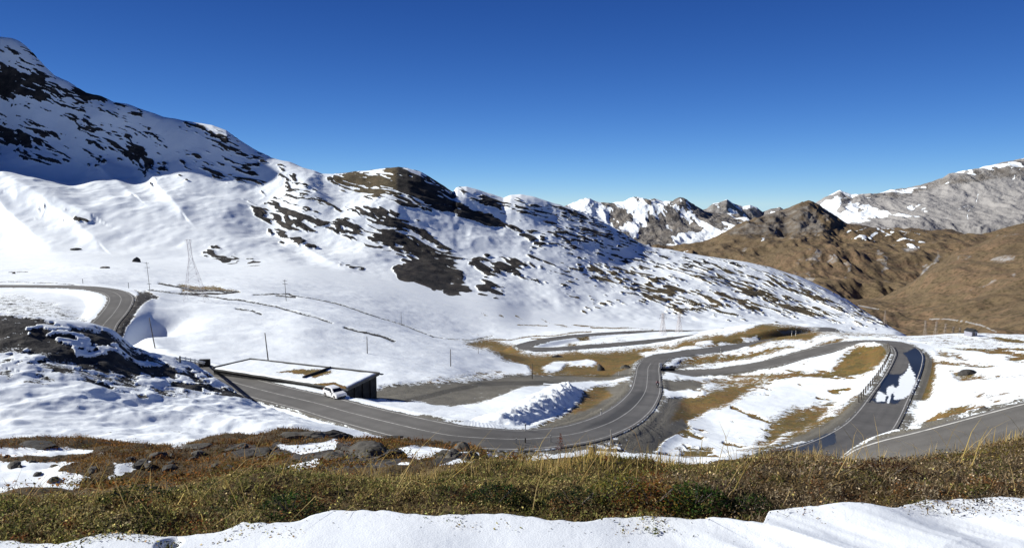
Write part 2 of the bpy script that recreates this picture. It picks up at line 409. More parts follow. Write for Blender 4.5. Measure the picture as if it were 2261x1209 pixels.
UPPER = [(1434,812,206),(1460,820,204),(1500,823,204),(1545,822,204),(1600,818,203),(1700,801,204),(1800,776,208),(1860,761,210),(1910,753,207),(1955,753,200),(1990,762,190),(2005,778,180),(2003,800,165),(1988,835,149),(1966,872,132),(1940,915,114),(1915,945,102),(1872,975,90),(1805,1004,76),(1735,1024,66),(1710,1040,58),(1765,1046,52.5),(1890,1030,50),(2040,996,50),(2200,953,50),(2330,917,50),(2450,885,50)]
def spline(pts, step):
    p = np.array([P(*q) for q in pts])
    d = np.concatenate([[0], np.cumsum(np.sqrt(np.linalg.norm(np.diff(p, axis=0), axis=1)))])
    # centripetal Catmull-Rom via finite difference tangents
    m = np.zeros_like(p)
    h = np.diff(d)[:, None]
    sl_ = np.diff(p, axis=0) / h
    m[1:-1] = (sl_[:-1] * h[1:] + sl_[1:] * h[:-1]) / (h[1:] + h[:-1]); m[0] = sl_[0]; m[-1] = sl_[-1]
    out = []
    for i in range(len(p) - 1):
        hh = d[i+1] - d[i]
        t = np.linspace(0, 1, 24, endpoint=False)[:, None]
        out.append((2*t**3-3*t**2+1)*p[i] + (t**3-2*t**2+t)*hh*m[i] + (-2*t**3+3*t**2)*p[i+1] + (t**3-t**2)*hh*m[i+1])
    out.append(p[-1:]); q = np.concatenate(out)
    L = np.concatenate([[0], np.cumsum(np.linalg.norm(np.diff(q[:, :2], axis=0), axis=1))])
    n = int(L[-1] / step) + 1
    t = np.linspace(0, L[-1], n)
    r = np.stack([np.interp(t, L, q[:, k]) for k in range(3)], -1)
    k = max(1, int(9 / step)); ker = np.hanning(2*k+1); ker /= ker.sum()
    zp = np.pad(r[:, 2], k, mode='edge'); r[:, 2] = np.convolve(zp, ker, 'valid')
    return r
ROADS = {'main': (spline(MAIN, 0.6), 3.75), 'upper': (spline(UPPER, 0.6), 3.6)}
allp, hw = [], []
for c, w in ROADS.values():
    allp.append(c); hw.append(np.full(len(c), w))
allp = np.concatenate(allp); hw = np.concatenate(hw)
kd = kdtree.KDTree(len(allp))
for i, p in enumerate(allp): kd.insert((p[0], p[1], 0.0), i)
kd.balance()
# coarse reach test on a 4 m raster, then exact distances
cell = 4.0
reach = set()
for p in allp[::5]:
    cx, cy = int(p[0] // cell), int(p[1] // cell)
    for i in range(-4, 5):
        for j in range(-4, 5): reach.add((cx + i) * 100003 + cy + j)
code = (np.floor(GX / cell).astype(np.int64)) * 100003 + np.floor(GY / cell).astype(np.int64)
near = np.isin(code, np.fromiter(reach, np.int64)) & (GY > 40) & (GY < 470)
UU0, _vv0 = proj(GX, np.maximum(GY, 0.5), GZ)
RD = np.full(sh, 99.0); RZ = np.zeros(sh)
ii = np.argwhere(near)
for a, b_ in ii:
    co, idx, dist = kd.find((GX[a, b_], GY[a, b_], 0.0))
    RD[a, b_] = dist - hw[idx]; RZ[a, b_] = allp[idx, 2]
ap = near & (GY < 104) & (UU0 > 1580)
sub_p = allp[(allp[:, 1] < 112) & (allp[:, 0] > 8)][::2]
ai = np.argwhere(ap)
for a0 in range(0, len(ai), 4000):
    q = ai[a0:a0+4000]; gx = GX[q[:, 0], q[:, 1]]; gy = GY[q[:, 0], q[:, 1]]
    dd = np.maximum(np.hypot(gx[:, None] - sub_p[None, :, 0], gy[:, None] - sub_p[None, :, 1]) - 3.6, 0.15) ** -4
    RZ[q[:, 0], q[:, 1]] = (dd * sub_p[None, :, 2]).sum(1) / dd.sum(1)
wr = 1 - sstep(1.0, 6.5, RD)
GZ = np.where(near, GZ * (1 - wr) + (RZ - 0.14) * wr, GZ)
GZ = GZ - 0.35 * (1 - sstep(-1.2, -0.4, RD)) * near
def ground_at(u, v, ymin=0.0):
    """first land met by the line of sight of a pixel"""
    s, r = ray(u, v); s = float(s); r = float(r)
    j = int(np.clip(np.searchsorted(S, s), 1, len(S) - 1)); t = (s - S[j-1]) / (S[j] - S[j-1])
    y = GY[:, j-1] * (1-t) + GY[:, j] * t; z = GZ[:, j-1] * (1-t) + GZ[:, j] * t
    f = z - r * y
    k = np.nonzero((f[1:] >= 0) & (y[1:] > ymin))[0]
    k = int(k[0]) + 1 if len(k) else len(y) - 1
    a = f[k-1]; b_ = f[k]; tt = float(np.clip(-a / (b_ - a + 1e-9), 0, 1))
    Y = y[k-1] + (y[k] - y[k-1]) * tt
    return np.array([s * Y, Y, r * Y])
def land_z(x, y):
    s = x / y
    j = int(np.clip(np.searchsorted(S, s), 1, len(S) - 1)); t = (s - S[j-1]) / (S[j] - S[j-1])
    yy = GY[:, j-1] * (1-t) + GY[:, j] * t; zz = GZ[:, j-1] * (1-t) + GZ[:, j] * t
    return float(np.interp(y, yy, zz))

hx_, hy_ = P(296, 735, 178)[:2]
GZ = GZ - 6.5 * np.exp(-(((GX - hx_) / 7.0) ** 2 + ((GY - hy_) / 24.0) ** 2)) * (1 - wr * near)
# ------------------------------------------------------------------ ground cover: where snow, turf, gravel and rock lie
UU, VV = proj(GX, np.maximum(GY, 0.5), GZ)
class Cover:
    def __init__(s, X, Y, Z):
        s.X, s.Y, s.Z = X, Y, Z
        s.u, s.v = proj(X, np.maximum(Y, 0.5), Z)
        q = np.maximum(Y, 3) / 40.0
        wx = (fbm(X / q / 1.2, Y / q / 2.5, Z / q / 1.2, 4, 31) - 0.5); wy = (fbm(X / q / 1.2, Y / q / 2.5, Z / q / 1.2, 4, 32) - 0.5)
        s.uw = s.u + wx * 46; s.vw = s.v + wy * 18
        s.ch = np.zeros(X.shape + (4,), np.float32)
    def _apply(s, sel, m, vals):
        for k, val in vals.items():
            c = 'bgra'.index(k) if False else {'bare': 0, 'grav': 1, 'rock': 2, 'damp': 3}[k]
            cur = s.ch[..., c][sel]
            s.ch[..., c][sel] = cur + (val - cur) * m
    def poly(s, pts, soft=14, yr=(0, 1e9), vs=2.4, warp=1.0, **vals):
        p = np.array(pts, float); mg = soft + 40
        u = s.u + (s.uw - s.u) * warp; v = s.v + (s.vw - s.v) * warp
        sel = (u > p[:,0].min()-mg) & (u < p[:,0].max()+mg) & (v > p[:,1].min()-mg) & (v < p[:,1].max()+mg) & (s.Y > yr[0]) & (s.Y < yr[1])
        if not sel.any(): return
        x = u[sel]; y = v[sel] * vs; q = p * [1, vs]
        ins = np.zeros(x.shape, bool); dist = np.full(x.shape, 1e9)
        for i in range(len(q)):
            a = q[i-1]; b_ = q[i]
            cr = ((a[1] > y) != (b_[1] > y)) & (x < (b_[0]-a[0]) * (y-a[1]) / (b_[1]-a[1]+1e-12) + a[0])
            ins ^= cr
            ab = b_ - a; L2 = ab @ ab + 1e-9
            t = np.clip(((x-a[0])*ab[0] + (y-a[1])*ab[1]) / L2, 0, 1)
            dist = np.minimum(dist, (x-a[0]-t*ab[0])**2 + (y-a[1]-t*ab[1])**2)
        sd = np.sqrt(dist) * np.where(ins, 1, -1)
        s._apply(sel, np.clip(0.5 + sd / soft, 0, 1), vals)
    def stroke(s, pts, width, soft=4, yr=(0, 1e9), vs=2.0, warp=0.25, **vals):
        p = np.array(pts, float); mg = width + soft + 20
        u = s.u + (s.uw - s.u) * warp; v = s.v + (s.vw - s.v) * warp
        sel = (u > p[:,0].min()-mg) & (u < p[:,0].max()+mg) & (v > p[:,1].min()-mg) & (v < p[:,1].max()+mg) & (s.Y > yr[0]) & (s.Y < yr[1])
        if not sel.any(): return
        x = u[sel]; y = v[sel] * vs; q = p * [1, vs]; dist = np.full(x.shape, 1e9)
        for i in range(1, len(q)):
            a = q[i-1]; ab = q[i] - a; L2 = ab @ ab + 1e-9
            t = np.clip(((x-a[0])*ab[0] + (y-a[1])*ab[1]) / L2, 0, 1)
            dist = np.minimum(dist, (x-a[0]-t*ab[0])**2 + (y-a[1]-t*ab[1])**2)
        s._apply(sel, np.clip(0.5 + (width * vs / 2 - np.sqrt(dist)) / soft, 0, 1), vals)

cv = Cover(GX, GY, GZ)
FR = 2.7       # ragged melt edges
def bare(p, b_=1.0, soft=14, **k): cv.poly(p, bare=b_, soft=soft * FR, **k)
def snow(p, soft=14, **k): cv.poly(p, bare=0.0, soft=soft * FR * 0.8, **k)

# --- foreground turf and the brown hummocks
near_bare = 1 - sstep(30, 34, GY)
cv.ch[..., 0] = near_bare
cv.ch[..., 0] *= 1 - (sstep(8, 10, GY) * (UU > 1075) * (1 - sstep(9, 11, GY) * 0))
FG = (7.0, 36)
for p in [[(-60,1015),(90,1020),(170,1018),(110,1036),(180,1050),(212,1062),(100,1102),(-60,1110)],
          [(250,1020),(330,1017),(275,1048),(228,1062),(262,1036)],
          [(505,1064),(600,1040),(690,1012),(725,1014),(640,1046),(560,1064)],
          [(-60,985),(180,990),(230,998),(100,1005),(-60,1004)],
          [(612,982),(700,976),(742,966),(738,990),(660,1003),(620,992)],
          [(872,986),(910,982),(990,992),(1058,998),(1062,1022),(1000,1000),(930,1012),(890,1004)],
          [(960,1028),(1010,1012),(1040,1010),(1050,1026),(990,1038)],
          [(360,985),(410,980),(415,986),(370,990)],[(330,1003),(352,1000),(352,1007)],
          [(880,1018),(908,1018),(905,1032),(872,1030)]]:
    snow(p, yr=FG, soft=9, warp=0.5)
for p in [[(540,1000),(620,975),(700,985),(760,972),(820,985),(895,992),(880,1035),(760,1045),(690,1030),(620,1010)],
          [(940,1015),(985,1000),(1040,1010),(1060,1022),(1040,1040),(960,1040)],
          [(470,985),(560,975),(600,1000),(540,1010)]]:
    cv.poly(p, yr=FG, soft=16, rock=0.75)
cv.poly([(0,985),(240,985),(240,1000),(0,1000)], yr=FG, soft=16, rock=0.5)

# --- dark spur on the left
SPR = (60, 108)
cv.poly([(-100,690),(0,690),(90,702),(200,722),(240,733),(300,772),(380,802),(440,828),(480,850),(600,880),(592,886),(540,880),(430,862),(330,835),(240,824),(120,812),(60,806),(-100,806)], yr=SPR, soft=20, rock=1.0, bare=0.95, damp=1.0, warp=0.9)  # dark rock, with the flank's shade painted in as extra darkening
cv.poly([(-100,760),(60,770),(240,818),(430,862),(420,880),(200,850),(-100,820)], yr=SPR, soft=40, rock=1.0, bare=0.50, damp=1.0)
cv.poly([(-100,640),(60,650),(150,680),(210,700),(230,725),(100,700),(-100,690)], yr=(112, 240), soft=26, rock=0.8, bare=0.40)
cv.poly([(240,725),(305,650),(322,640),(345,655),(318,668),(275,720),(268,770),(290,790),(245,780),(236,735)], yr=(112, 260), soft=12, rock=0.8, bare=0.9, warp=0.4)
cv.poly([(300,640),(350,655),(345,662),(310,650)], yr=(112, 300), soft=8, rock=0.8, bare=0.9, warp=0.4)
for p, w in [([(0,622),(60,622),(120,626),(190,630)],1.5),([(60,600),(20,602)],2),([(350,625),(430,640),(520,642),(480,648),(400,648)],5),([(330,640),(440,652),(535,662),(610,676),(700,702),(735,713)],3.5),
             ([(560,650),(640,648),(650,655),(610,652)],3),([(520,680),(555,684),(577,692)],4),([(763,722),(800,732),(835,740),(872,752)],5),([(640,650),(740,668),(830,698),(900,722),(960,744)],2.2),([(960,744),(1040,750),(1090,742)],2)]:
    cv.stroke(p, w * 0.85, yr=(120, 420), bare=0.85, rock=1.0, damp=0.9, warp=0.3)
cv.poly([(390,628),(520,636),(525,642),(400,646)], yr=(120,420), soft=10, bare=0.75)
sp = zone(58, 66, 104, 110) * (1 - sstep(560, 640, cv.u)) * sstep(690, 700, cv.v + 0*cv.u)
sn_ = fbm(GX/2.6, GY/3.4, GZ/2.0, 4, 66)
cv.ch[..., 0] = np.where((sp > 0.2) & (cv.ch[..., 0] > 0.3), np.clip(cv.ch[..., 0] - 1.5 * sstep(0.57, 0.66, sn_) * sp, 0, 1), cv.ch[..., 0])
cv.ch[..., 0] = np.maximum(cv.ch[..., 0], sp * (1 - sstep(860, 900, cv.v)) * 0.75 * sstep(0.60, 0.68, fbm(GX/1.5, GY/2.4, GZ/1.5, 4, 67)))
cv.ch[..., 2] = np.where(sp > 0.2, 1.0, cv.ch[..., 2])
# --- road verges and lay-by
MD = (55, 300)
bare([(845,850),(900,842),(960,842),(1060,836),(1130,826),(1200,824),(1310,826),(1400,800),(1405,830),(1330,838),(1240,845),(1160,852),(1100,874),(1060,888),(1000,896),(910,882),(850,872)], grav=1, yr=MD, soft=9, warp=0.5)
bare([(1285,862),(1345,846),(1400,838),(1402,868),(1380,902),(1320,934),(1240,948),(1160,950),(1215,925),(1290,890)], grav=0.75, yr=MD, soft=10, warp=0.5)
bare([(1300,860),(1330,850),(1345,870),(1310,895),(1270,910)], grav=0.2, yr=MD, soft=12)
bare([(870,848),(940,835),(1030,825),(1100,812),(1160,818),(1100,826),(1000,838),(930,846)], 0.62, yr=MD, soft=14)
bare([(1462,830),(1540,832),(1560,845),(1530,870),(1500,915),(1470,948),(1400,980),(1330,985),(1360,965),(1420,930),(1458,885)], grav=0.7, yr=MD, soft=12)
bare([(1500,885),(1560,862),(1650,842),(1690,835),(1660,860),(1600,890),(1540,918),(1480,930)], grav=0.1, yr=MD, soft=16)
snow([(1458,858),(1540,862),(1545,872),(1490,876),(1458,870)], yr=MD, soft=8)
bare([(1462,836),(1530,842),(1545,856),(1500,858),(1462,856)], grav=1, yr=MD, soft=8)
snow([(1460,826),(1520,826),(1570,832),(1600,838),(1560,846),(1520,842),(1462,832)], yr=MD, soft=8)
bare([(1660,978),(1700,925),(1760,895),(1850,888),(1830,912),(1800,940),(1720,968),(1690,982)], 0.85, grav=0, yr=MD, soft=18)
bare([(1830,825),(1850,790),(1890,764),(1955,762),(1968,772),(1950,800),(1920,822),(1860,836)], grav=0, yr=MD, soft=10, warp=0.6)
bare([(1600,826),(1700,822),(1760,820),(1850,826),(1830,836),(1720,830),(1600,834)], 0.9, grav=0, yr=MD, soft=8)
bare([(1520,842),(1620,836),(1750,826),(1720,836),(1600,852)], 0.75, grav=0, yr=MD, soft=10)
bare([(2040,772),(2072,800),(2062,850),(2044,880),(2005,884),(2020,840)], grav=0.15, yr=MD, soft=10, warp=0.6)
bare([(1820,968),(1700,992),(1600,998),(1720,978),(1850,908),(1905,866),(1930,880),(1885,935)], grav=0.6, yr=MD, soft=10, warp=0.5)
snow([(1600,997),(1700,990),(1800,972),(1835,962),(1830,970),(1740,1000),(1600,1006)], yr=MD, soft=6, warp=0.4)
bare([(2025,935),(2080,908),(2120,900),(2190,888),(2300,880),(2300,905),(2150,920),(2080,940),(2040,958)], 0.95, grav=0.2, yr=MD, soft=12)
snow([(2110,925),(2160,908),(2250,903),(2240,910),(2140,932)], yr=MD, soft=7)
bare([(1975,960),(2010,900),(2015,930),(1985,975),(1940,1000)], 0.9, grav=0.6, yr=MD, soft=10)
bare([(1490,800),(1540,788),(1650,772),(1740,764),(1760,766),(1700,782),(1600,798),(1550,808),(1520,806)], 0.85, grav=0, yr=MD, soft=12)
bare([(1455,806),(1530,802),(1560,812),(1480,816)], 0.9, grav=0.9, yr=MD, soft=10)
bare([(1660,812),(1720,796),(1740,792),(1700,812)], 0.9, grav=0, yr=MD, soft=8)
bare([(1775,768),(1800,755),(1870,742),(1860,752),(1800,772)], 0.9, grav=0, yr=MD, soft=8)
bare([(1500,985),(1570,988),(1580,1000),(1515,1006)], 0.9, grav=0.1, yr=MD, soft=12)
cv.stroke([(1095,986),(1200,986),(1320,990),(1420,996),(1500,1003),(1600,1006)], 5, yr=MD, bare=0.95, grav=0.8)
cv.stroke([(1308,992),(1306,1016)], 16, yr=MD, bare=0.9, rock=0.9, vs=1.0)
bare([(1370,985),(1440,945),(1500,915),(1530,935),(1480,965),(1440,1000),(1390,1000)], grav=0.7, yr=MD, soft=8)
bare([(770,868),(838,858),(900,862),(930,874),(900,888),(850,884),(780,878)], grav=1.0, yr=MD, soft=6)  # dark gravel laid where the shelter's shadow falls, deepening that shadow
# --- olive meadow round the loop road
ME = (190, 430)
bare([(1035,756),(1070,750),(1120,756),(1150,764),(1160,776),(1200,780),(1300,775),(1400,768),(1480,758),(1560,745),(1640,726),(1690,712),(1780,716),(1822,733),(1780,748),(1700,762),(1600,775),(1500,784),(1460,796),(1405,796),(1380,812),(1340,832),(1180,826),(1160,808),(1110,792),(1085,772)], grav=0, yr=ME, soft=16)
for p in [[(1200,808),(1225,796),(1260,800),(1240,816),(1205,820)],[(1262,800),(1290,794),(1312,800),(1300,808),(1262,810)],[(1412,778),(1445,773),(1478,780),(1440,788)],[(1535,757),(1575,752),(1580,762),(1540,762)],[(1595,756),(1650,762),(1640,768),(1590,762)],[(1640,744),(1670,740),(1676,748),(1645,752)],[(1450,770),(1540,765),(1600,770),(1540,776),(1460,776)],
          [(1600,736),(1660,718),(1690,713),(1640,726),(1605,740)],[(1020,790),(1100,800),(1170,802),(1170,822),(1020,830)],[(1195,772),(1250,752),(1340,742),(1430,744),(1470,740),(1420,752),(1330,760),(1240,768)]]:
    snow(p, yr=ME, soft=8, warp=0.6)
cv.poly([(1720,728),(1775,724),(1790,732),(1730,738)], yr=ME, soft=10, grav=0.8)
bare([(1255,760),(1330,752),(1330,758),(1262,768)], 0.8, yr=ME, soft=8)
bare([(1600,772),(1680,758),(1780,745),(1800,740),(1780,752),(1690,768),(1610,782)], 0.3, yr=ME, soft=10)
for p, w in [([(1050,757),(1140,745),(1230,738),(1300,731)],3),([(1300,723),(1440,722)],3),([(1140,716),(1200,717)],2.5),([(1290,712),(1400,714)],4),([(1440,716),(1480,726),(1600,722)],6),([(1180,748),(1240,742),(1350,733),(1440,729)],3)]:
    cv.stroke(p, w, yr=(280, 640), bare=0.8, rock=0.1, warp=0.5)
bare([(1440,710),(1490,700),(1560,705),(1620,712),(1600,724),(1470,728)], 0.62, grav=0.2, yr=(330,640), soft=16)
bare([(1700,705),(1850,722),(1960,735),(2040,745),(1960,750),(1880,744),(1800,735)], 0.60, grav=0.1, yr=(230,800), soft=22)
bare([(1860,738),(1950,736),(2040,742),(2120,738),(2060,748),(1900,748)], 0.55, grav=0.1, yr=(200,330), soft=12)
# right-hand plateau
for p, b_ in [([(2100,815),(2160,820),(2170,838),(2125,840)],0.8),([(2060,770),(2120,780),(2160,796),(2120,792),(2070,782)],0.75),([(2060,752),(2150,758),(2160,762),(2080,760)],0.7),([(2180,880),(2261,872),(2300,880),(2200,885)],0.7),([(2130,835),(2230,828),(2261,832),(2180,842)],0.55),([(2000,745),(2300,736),(2300,775),(2150,770),(2060,760)],0.36)]:
    bare(p, b_, yr=(60,260), soft=12)
pl = sstep(2010, 2080, cv.u) * zone(95, 120, 230, 260)
cv.ch[..., 0] = np.maximum(cv.ch[..., 0], pl * 0.85 * sstep(0.60, 0.72, fbm(GX/9, GY/22, 0*GX, 4, 61)))
val = zone(60, 75, 180, 200) * sstep(1420, 1500, cv.u) * (1 - sstep(1900, 2000, cv.u))
cv.ch[..., 0] = np.maximum(cv.ch[..., 0], val * 0.8 * sstep(0.60, 0.72, fbm(GX/3, GY/8, 0*GX, 4, 62)))
# snow-plain flecks and damp tracks
pf = zone(300, 360, 540, 600) * sstep(950, 1150, cv.u)
cv.ch[..., 0] = np.maximum(cv.ch[..., 0], pf * 0.8 * sstep(0.60, 0.70, fbm(GX/30, GY/30, GZ/3, 4, 63)))
cv.stroke([(905,880),(980,862),(1060,845),(1200,842),(1290,850)], 9, yr=MD, damp=0.9)
cv.stroke([(860,850),(990,830),(1150,828),(1400,826)], 4, yr=MD, damp=0.6)
# ploughed margin next to the asphalt
edge_m = near & (RD > -1.5) & (RD < np.where((UU0 > 1820) & (GY < 100), 1.1, 0.5))
vg = near & (RD < 2.4) & (GY < 330) & (cv.u > 900)
cv.ch[..., 0] = np.where(vg, np.maximum(cv.ch[..., 0], 0.75 * sstep(2.4, 0.6, RD) * sstep(0.35, 0.6, fbm(GX/6, GY/6, 0*GX, 3, 65))), cv.ch[..., 0])
cv.ch[..., 1] = np.where(vg, np.maximum(cv.ch[..., 1], sstep(2.4, 1.0, RD)), cv.ch[..., 1])
cv.ch[..., 0] = np.where(edge_m, np.maximum(cv.ch[..., 0], 0.62), cv.ch[..., 0])
cv.ch[..., 1] = np.where(edge_m, np.maximum(cv.ch[..., 1], 0.8), cv.ch[..., 1])

# --- the mountain: rock bands through the snow
xs_ = np.linspace(-3000, 1500, 2000)
uang = np.interp(xs_, [-1200, -700, -300, 0, 200, 420, 620], [0.42, 0.42, 0.36, 0.26, 0.24, 0.52, 0.66])
fx_ = np.concatenate([[0], np.cumsum(0.5 * (uang[1:] + uang[:-1]) * np.diff(xs_))])
psi = GZ + np.interp(GX, xs_, fx_)
wob = (fbm(GX / 70, GZ / 45, GY / 80, 3, 70) - 0.5) * 16
st = fbm(GX / 55, (psi + wob) / 12, GY / 90, 4, 71, gain=0.6)
st2 = fbm(GX / 26, (psi + wob) / 4.2, GY / 40, 3, 72, gain=0.65)
lng = fbm(GX / 130, (psi + wob * 0.6) / 5.5, GY / 200, 3, 74, gain=0.6)
st3 = fbm(GX / 13, (psi + wob * 1.2) / 2.1, GY / 16, 2, 73, gain=0.7)
hill = sstep(1100, 1300, cv.u)
big = fbm(GX / 110, (psi + wob) / 45, GY / 150, 3, 77)
streak = (big - 0.5) * 0.6 + (st - 0.5) * (1.3 - 0.5 * hill) + (st2 - 0.5) * 1.3 + (st3 - 0.5) * 1.1 + (lng - 0.5) * 1.3 * hill
rp = Cover.__new__(Cover); rp.X, rp.Y, rp.Z, rp.u, rp.v, rp.uw, rp.vw = GX, GY, GZ, cv.u, cv.v, cv.uw, cv.vw
rp.ch = np.zeros(sh + (4,), np.float32); rp.ch[..., 0] = 0.02
MT = (540, 3000)
def rk(p, v_, soft=30, vs=1.3, **k): rp.poly(p, soft=soft, vs=vs, yr=MT, bare=v_, warp=1.0, **k)
rk([(-100,60),(60,100),(150,175),(300,240),(350,300),(390,350),(330,360),(240,340),(120,320),(40,300),(-100,260)], 0.52, soft=40)
rk([(-100,120),(60,150),(130,180),(215,212),(170,240),(110,225),(60,222),(-100,210)], 0.82, soft=28)
rk([(150,165),(260,225),(330,258),(300,262),(220,225)], 0.75, soft=16)
rk([(-100,240),(200,260),(420,330),(440,400),(300,400),(120,370),(-100,350)], 0.36, soft=40)
rk([(380,262),(560,330),(700,395),(760,470),(640,480),(520,420),(420,380)], 0.40, soft=40)
rk([(560,540),(700,560),(860,590),(1000,650),(860,610),(700,590)], 0.32, soft=30)
rk([(150,255),(250,280),(340,305),(300,340),(200,320)], 0.62)
rk([(390,264),(450,272),(510,290),(550,345),(510,335),(430,300)], 0.68, soft=18)
rk([(235,305),(290,310),(315,350),(260,345)], 0.70, soft=14)
rk([(-40,285),(40,292),(70,325),(10,320),(-40,310)], 0.70, soft=14)
rk([(320,355),(380,375),(395,392),(330,380)], 0.62, soft=14)
rk([(440,350),(560,385),(560,400),(450,380)], 0.50)
rk([(40,440),(150,465),(200,490),(150,500),(60,470)], 0.42, soft=20)
rk([(560,462),(630,424),(662,413),(705,450),(735,500),(690,515),(650,515),(700,552),(680,558),(610,520),(560,488)], 0.66, soft=24)
rk([(510,300),(560,335),(640,370),(700,400),(640,400),(560,360)], 0.47, soft=20)
rk([(700,388),(790,376),(880,364),(920,374),(1000,425),(1060,480),(1030,495),(960,475),(900,470),(860,440),(780,430),(720,412)], 0.60, soft=22)
rk([(872,366),(925,380),(1000,428),(1050,482),(1010,488),(940,440),(890,408)], 0.80, soft=24)
rk([(735,455),(800,448),(900,470),(985,530),(1055,605),(1000,612),(900,592),(860,562),(780,545),(735,512)], 0.60, soft=26)
rk([(855,582),(900,586),(960,598),(1045,628),(1048,642),(1000,645),(940,628),(880,612)], 0.84, soft=22)
rk([(1030,462),(1090,472),(1130,506),(1090,508),(1050,488)], 0.95, soft=14)
rk([(1000,410),(1060,420),(1120,440),(1150,485),(1060,455),(1005,432)], 0.60, soft=18)
rk([(1110,430),(1260,460),(1400,535),(1440,545),(1640,575),(1800,630),(1960,718),(1800,702),(1500,690),(1300,650),(1150,610),(1020,580),(1120,500)], 0.455, soft=40)
rk([(1140,440),(1260,462),(1400,535),(1300,540),(1180,510)], 0.52, soft=20)
rk([(1160,515),(1290,525),(1290,550),(1170,550)], 0.60, soft=20)
rk([(1030,562),(1100,575),(1165,595),(1160,620),(1060,610)], 0.62, soft=18)
rk([(1060,610),(1130,620),(1110,660),(1060,650)], 0.56, soft=18)
rk([(1380,620),(1480,640),(1560,690),(1480,690),(1400,650)], 0.55, soft=18)
rk([(1600,610),(1700,650),(1820,700),(1760,700),(1640,660)], 0.54, soft=18)
rk([(905,465),(950,470),(1040,495),(1130,510),(1180,540),(1170,572),(1060,560),(985,525)], 0.0, soft=22)
rk([(410,525),(460,540),(560,572),(600,590),(520,598),(440,570)], 0.50, soft=22)
rk([(1150,580),(1300,600),(1420,650),(1300,690),(1180,640)], 0.30, soft=30)
rp.ch[..., 0] = np.clip(rp.ch[..., 0], 0, 1.2)
prob = rp.ch[..., 0]
fs2 = fbm(GX / 17, (psi + wob * 0.7) / 2.3, GY / 30, 3, 75, gain=0.7); fs3 = fbm(GX / 8, (psi + wob * 0.8) / 1.3, GY / 12, 2, 76, gain=0.7)
streak = streak * (1 - hill) + hill * ((lng - 0.5) * 1.1 + (fs2 - 0.5) * 1.7 + (fs3 - 0.5) * 1.5)
prob = prob * (1 - 0.17 * (1 - sstep(480, 620, cv.u)))
mrock = sstep(0.45, 0.64, prob * 0.99 + streak * 0.70 * (prob > 0.03)) * sstep(520, 560, GY)
isM = GY > 540
olive = sstep(1050, 1300, cv.u) * sstep(540, 620, cv.v) + sstep(700, 760, cv.u) * (1 - sstep(860, 900, cv.u)) * (1 - sstep(430, 450, cv.v))
cv.ch[..., 0] = np.where(isM, np.maximum(mrock, 0 * mrock), cv.ch[..., 0])
cv.ch[..., 2] = np.where(isM, 1 - 0.75 * np.clip(olive, 0, 1), cv.ch[..., 2])
cv.ch[..., 1] = np.where(isM, 0, cv.ch[..., 1])
GZ = GZ + np.where(isM, mrock * (0.8 + 5 * (st2 - 0.4)) * sstep(560, 640, GY) * fade_crest, 0)
# snow lies on the ground with a thickness
GZ = GZ - (sstep(0.3, 0.7, cv.ch[..., 0]) * 0.26 * zone(34, 40, 420, 540)) * sstep(0.6, 2.2, RD)

masks = cv.ch
n_near = KI[4] + 8
def sub(a, r0, r1): return a[r0:r1 + 1]
tag(grid_mesh('foreground_ground', sub(GX,0,n_near), sub(GY,0,n_near), sub(GZ,0,n_near), M_near, {'mask': sub(masks,0,n_near)}),
    'brown turf and rocky hummocks falling away behind the snow edge', 'ground', kind='structure')
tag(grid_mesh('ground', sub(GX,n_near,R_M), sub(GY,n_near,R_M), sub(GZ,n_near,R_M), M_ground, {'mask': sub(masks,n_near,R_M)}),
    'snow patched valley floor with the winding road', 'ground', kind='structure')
tag(grid_mesh('mountain', sub(GX,R_M,sh[0]-1), sub(GY,R_M,sh[0]-1), sub(GZ,R_M,sh[0]-1), M_mount, {'mask': sub(masks,R_M,sh[0]-1)}),
    'snow covered mountain with dark rock bands rising behind the road', 'mountain', kind='structure')
# ground behind the photographer, out to the horizon
hx = 6000.0
y0 = float(GY[0, 0]); z0 = float(GZ[0, 0])
raw_mesh('back_ground', [(-hx, y0 + 0.2, z0 - 0.1), (hx, y0 + 0.2, z0 - 0.1), (hx, -hx, z0 - 0.1), (-hx, -hx, z0 - 0.1)], [0, 3, 2, 1], [4], M_ground)
tag(bpy.data.objects['back_ground'], 'snowy ground behind the viewpoint', 'ground', kind='structure')
# ------------------------------------------------------------------ far ranges
def far_range(name, curves, rows, s0, s1, ncol, mat, paint, relief, label, seed=0, crest_keep=0.5):
    s = np.linspace(s0, s1, ncol)
    Y, Z, ki = loft(curves, rows, s, linear=(len(curves) - 2, len(curves) - 1))
    X = s[None] * Y
    Z = Z + relief(X, Y, Z) * (1 - (1 - crest_keep) * np.clip((np.arange(len(Y))[:, None] - (ki[-2] - 25)) / 25.0, 0, 1))
    c = Cover(X, Y, Z)
    paint(c, X, Y, Z)
    return tag(grid_mesh(name, X, Y, Z, mat, {'mask': c.ch}), label, 'mountain', kind='structure')

HEATH = [(0.25, (0.060, 0.048, 0.026)), (0.40, (0.112, 0.076, 0.042)), (0.50, (0.128, 0.092, 0.050)), (0.60, (0.158, 0.102, 0.058)), (0.75, (0.19, 0.14, 0.085))]
SCREE = [(0.3, (0.215, 0.205, 0.195)), (0.55, (0.285, 0.272, 0.258)), (0.75, (0.34, 0.325, 0.31))]
CRAG = [(0.3, (0.075, 0.066, 0.056)), (0.5, (0.135, 0.118, 0.10)), (0.65, (0.19, 0.17, 0.145)), (0.8, (0.25, 0.23, 0.20))]
M_heath = terrain_material('heath_slope', 0.030, 0.03, HEATH, SCREE, CRAG, 4.0)
M_grey = terrain_material('grey_scree_mountain', 0.016, 0.014, HEATH, SCREE, CRAG, 12.0)

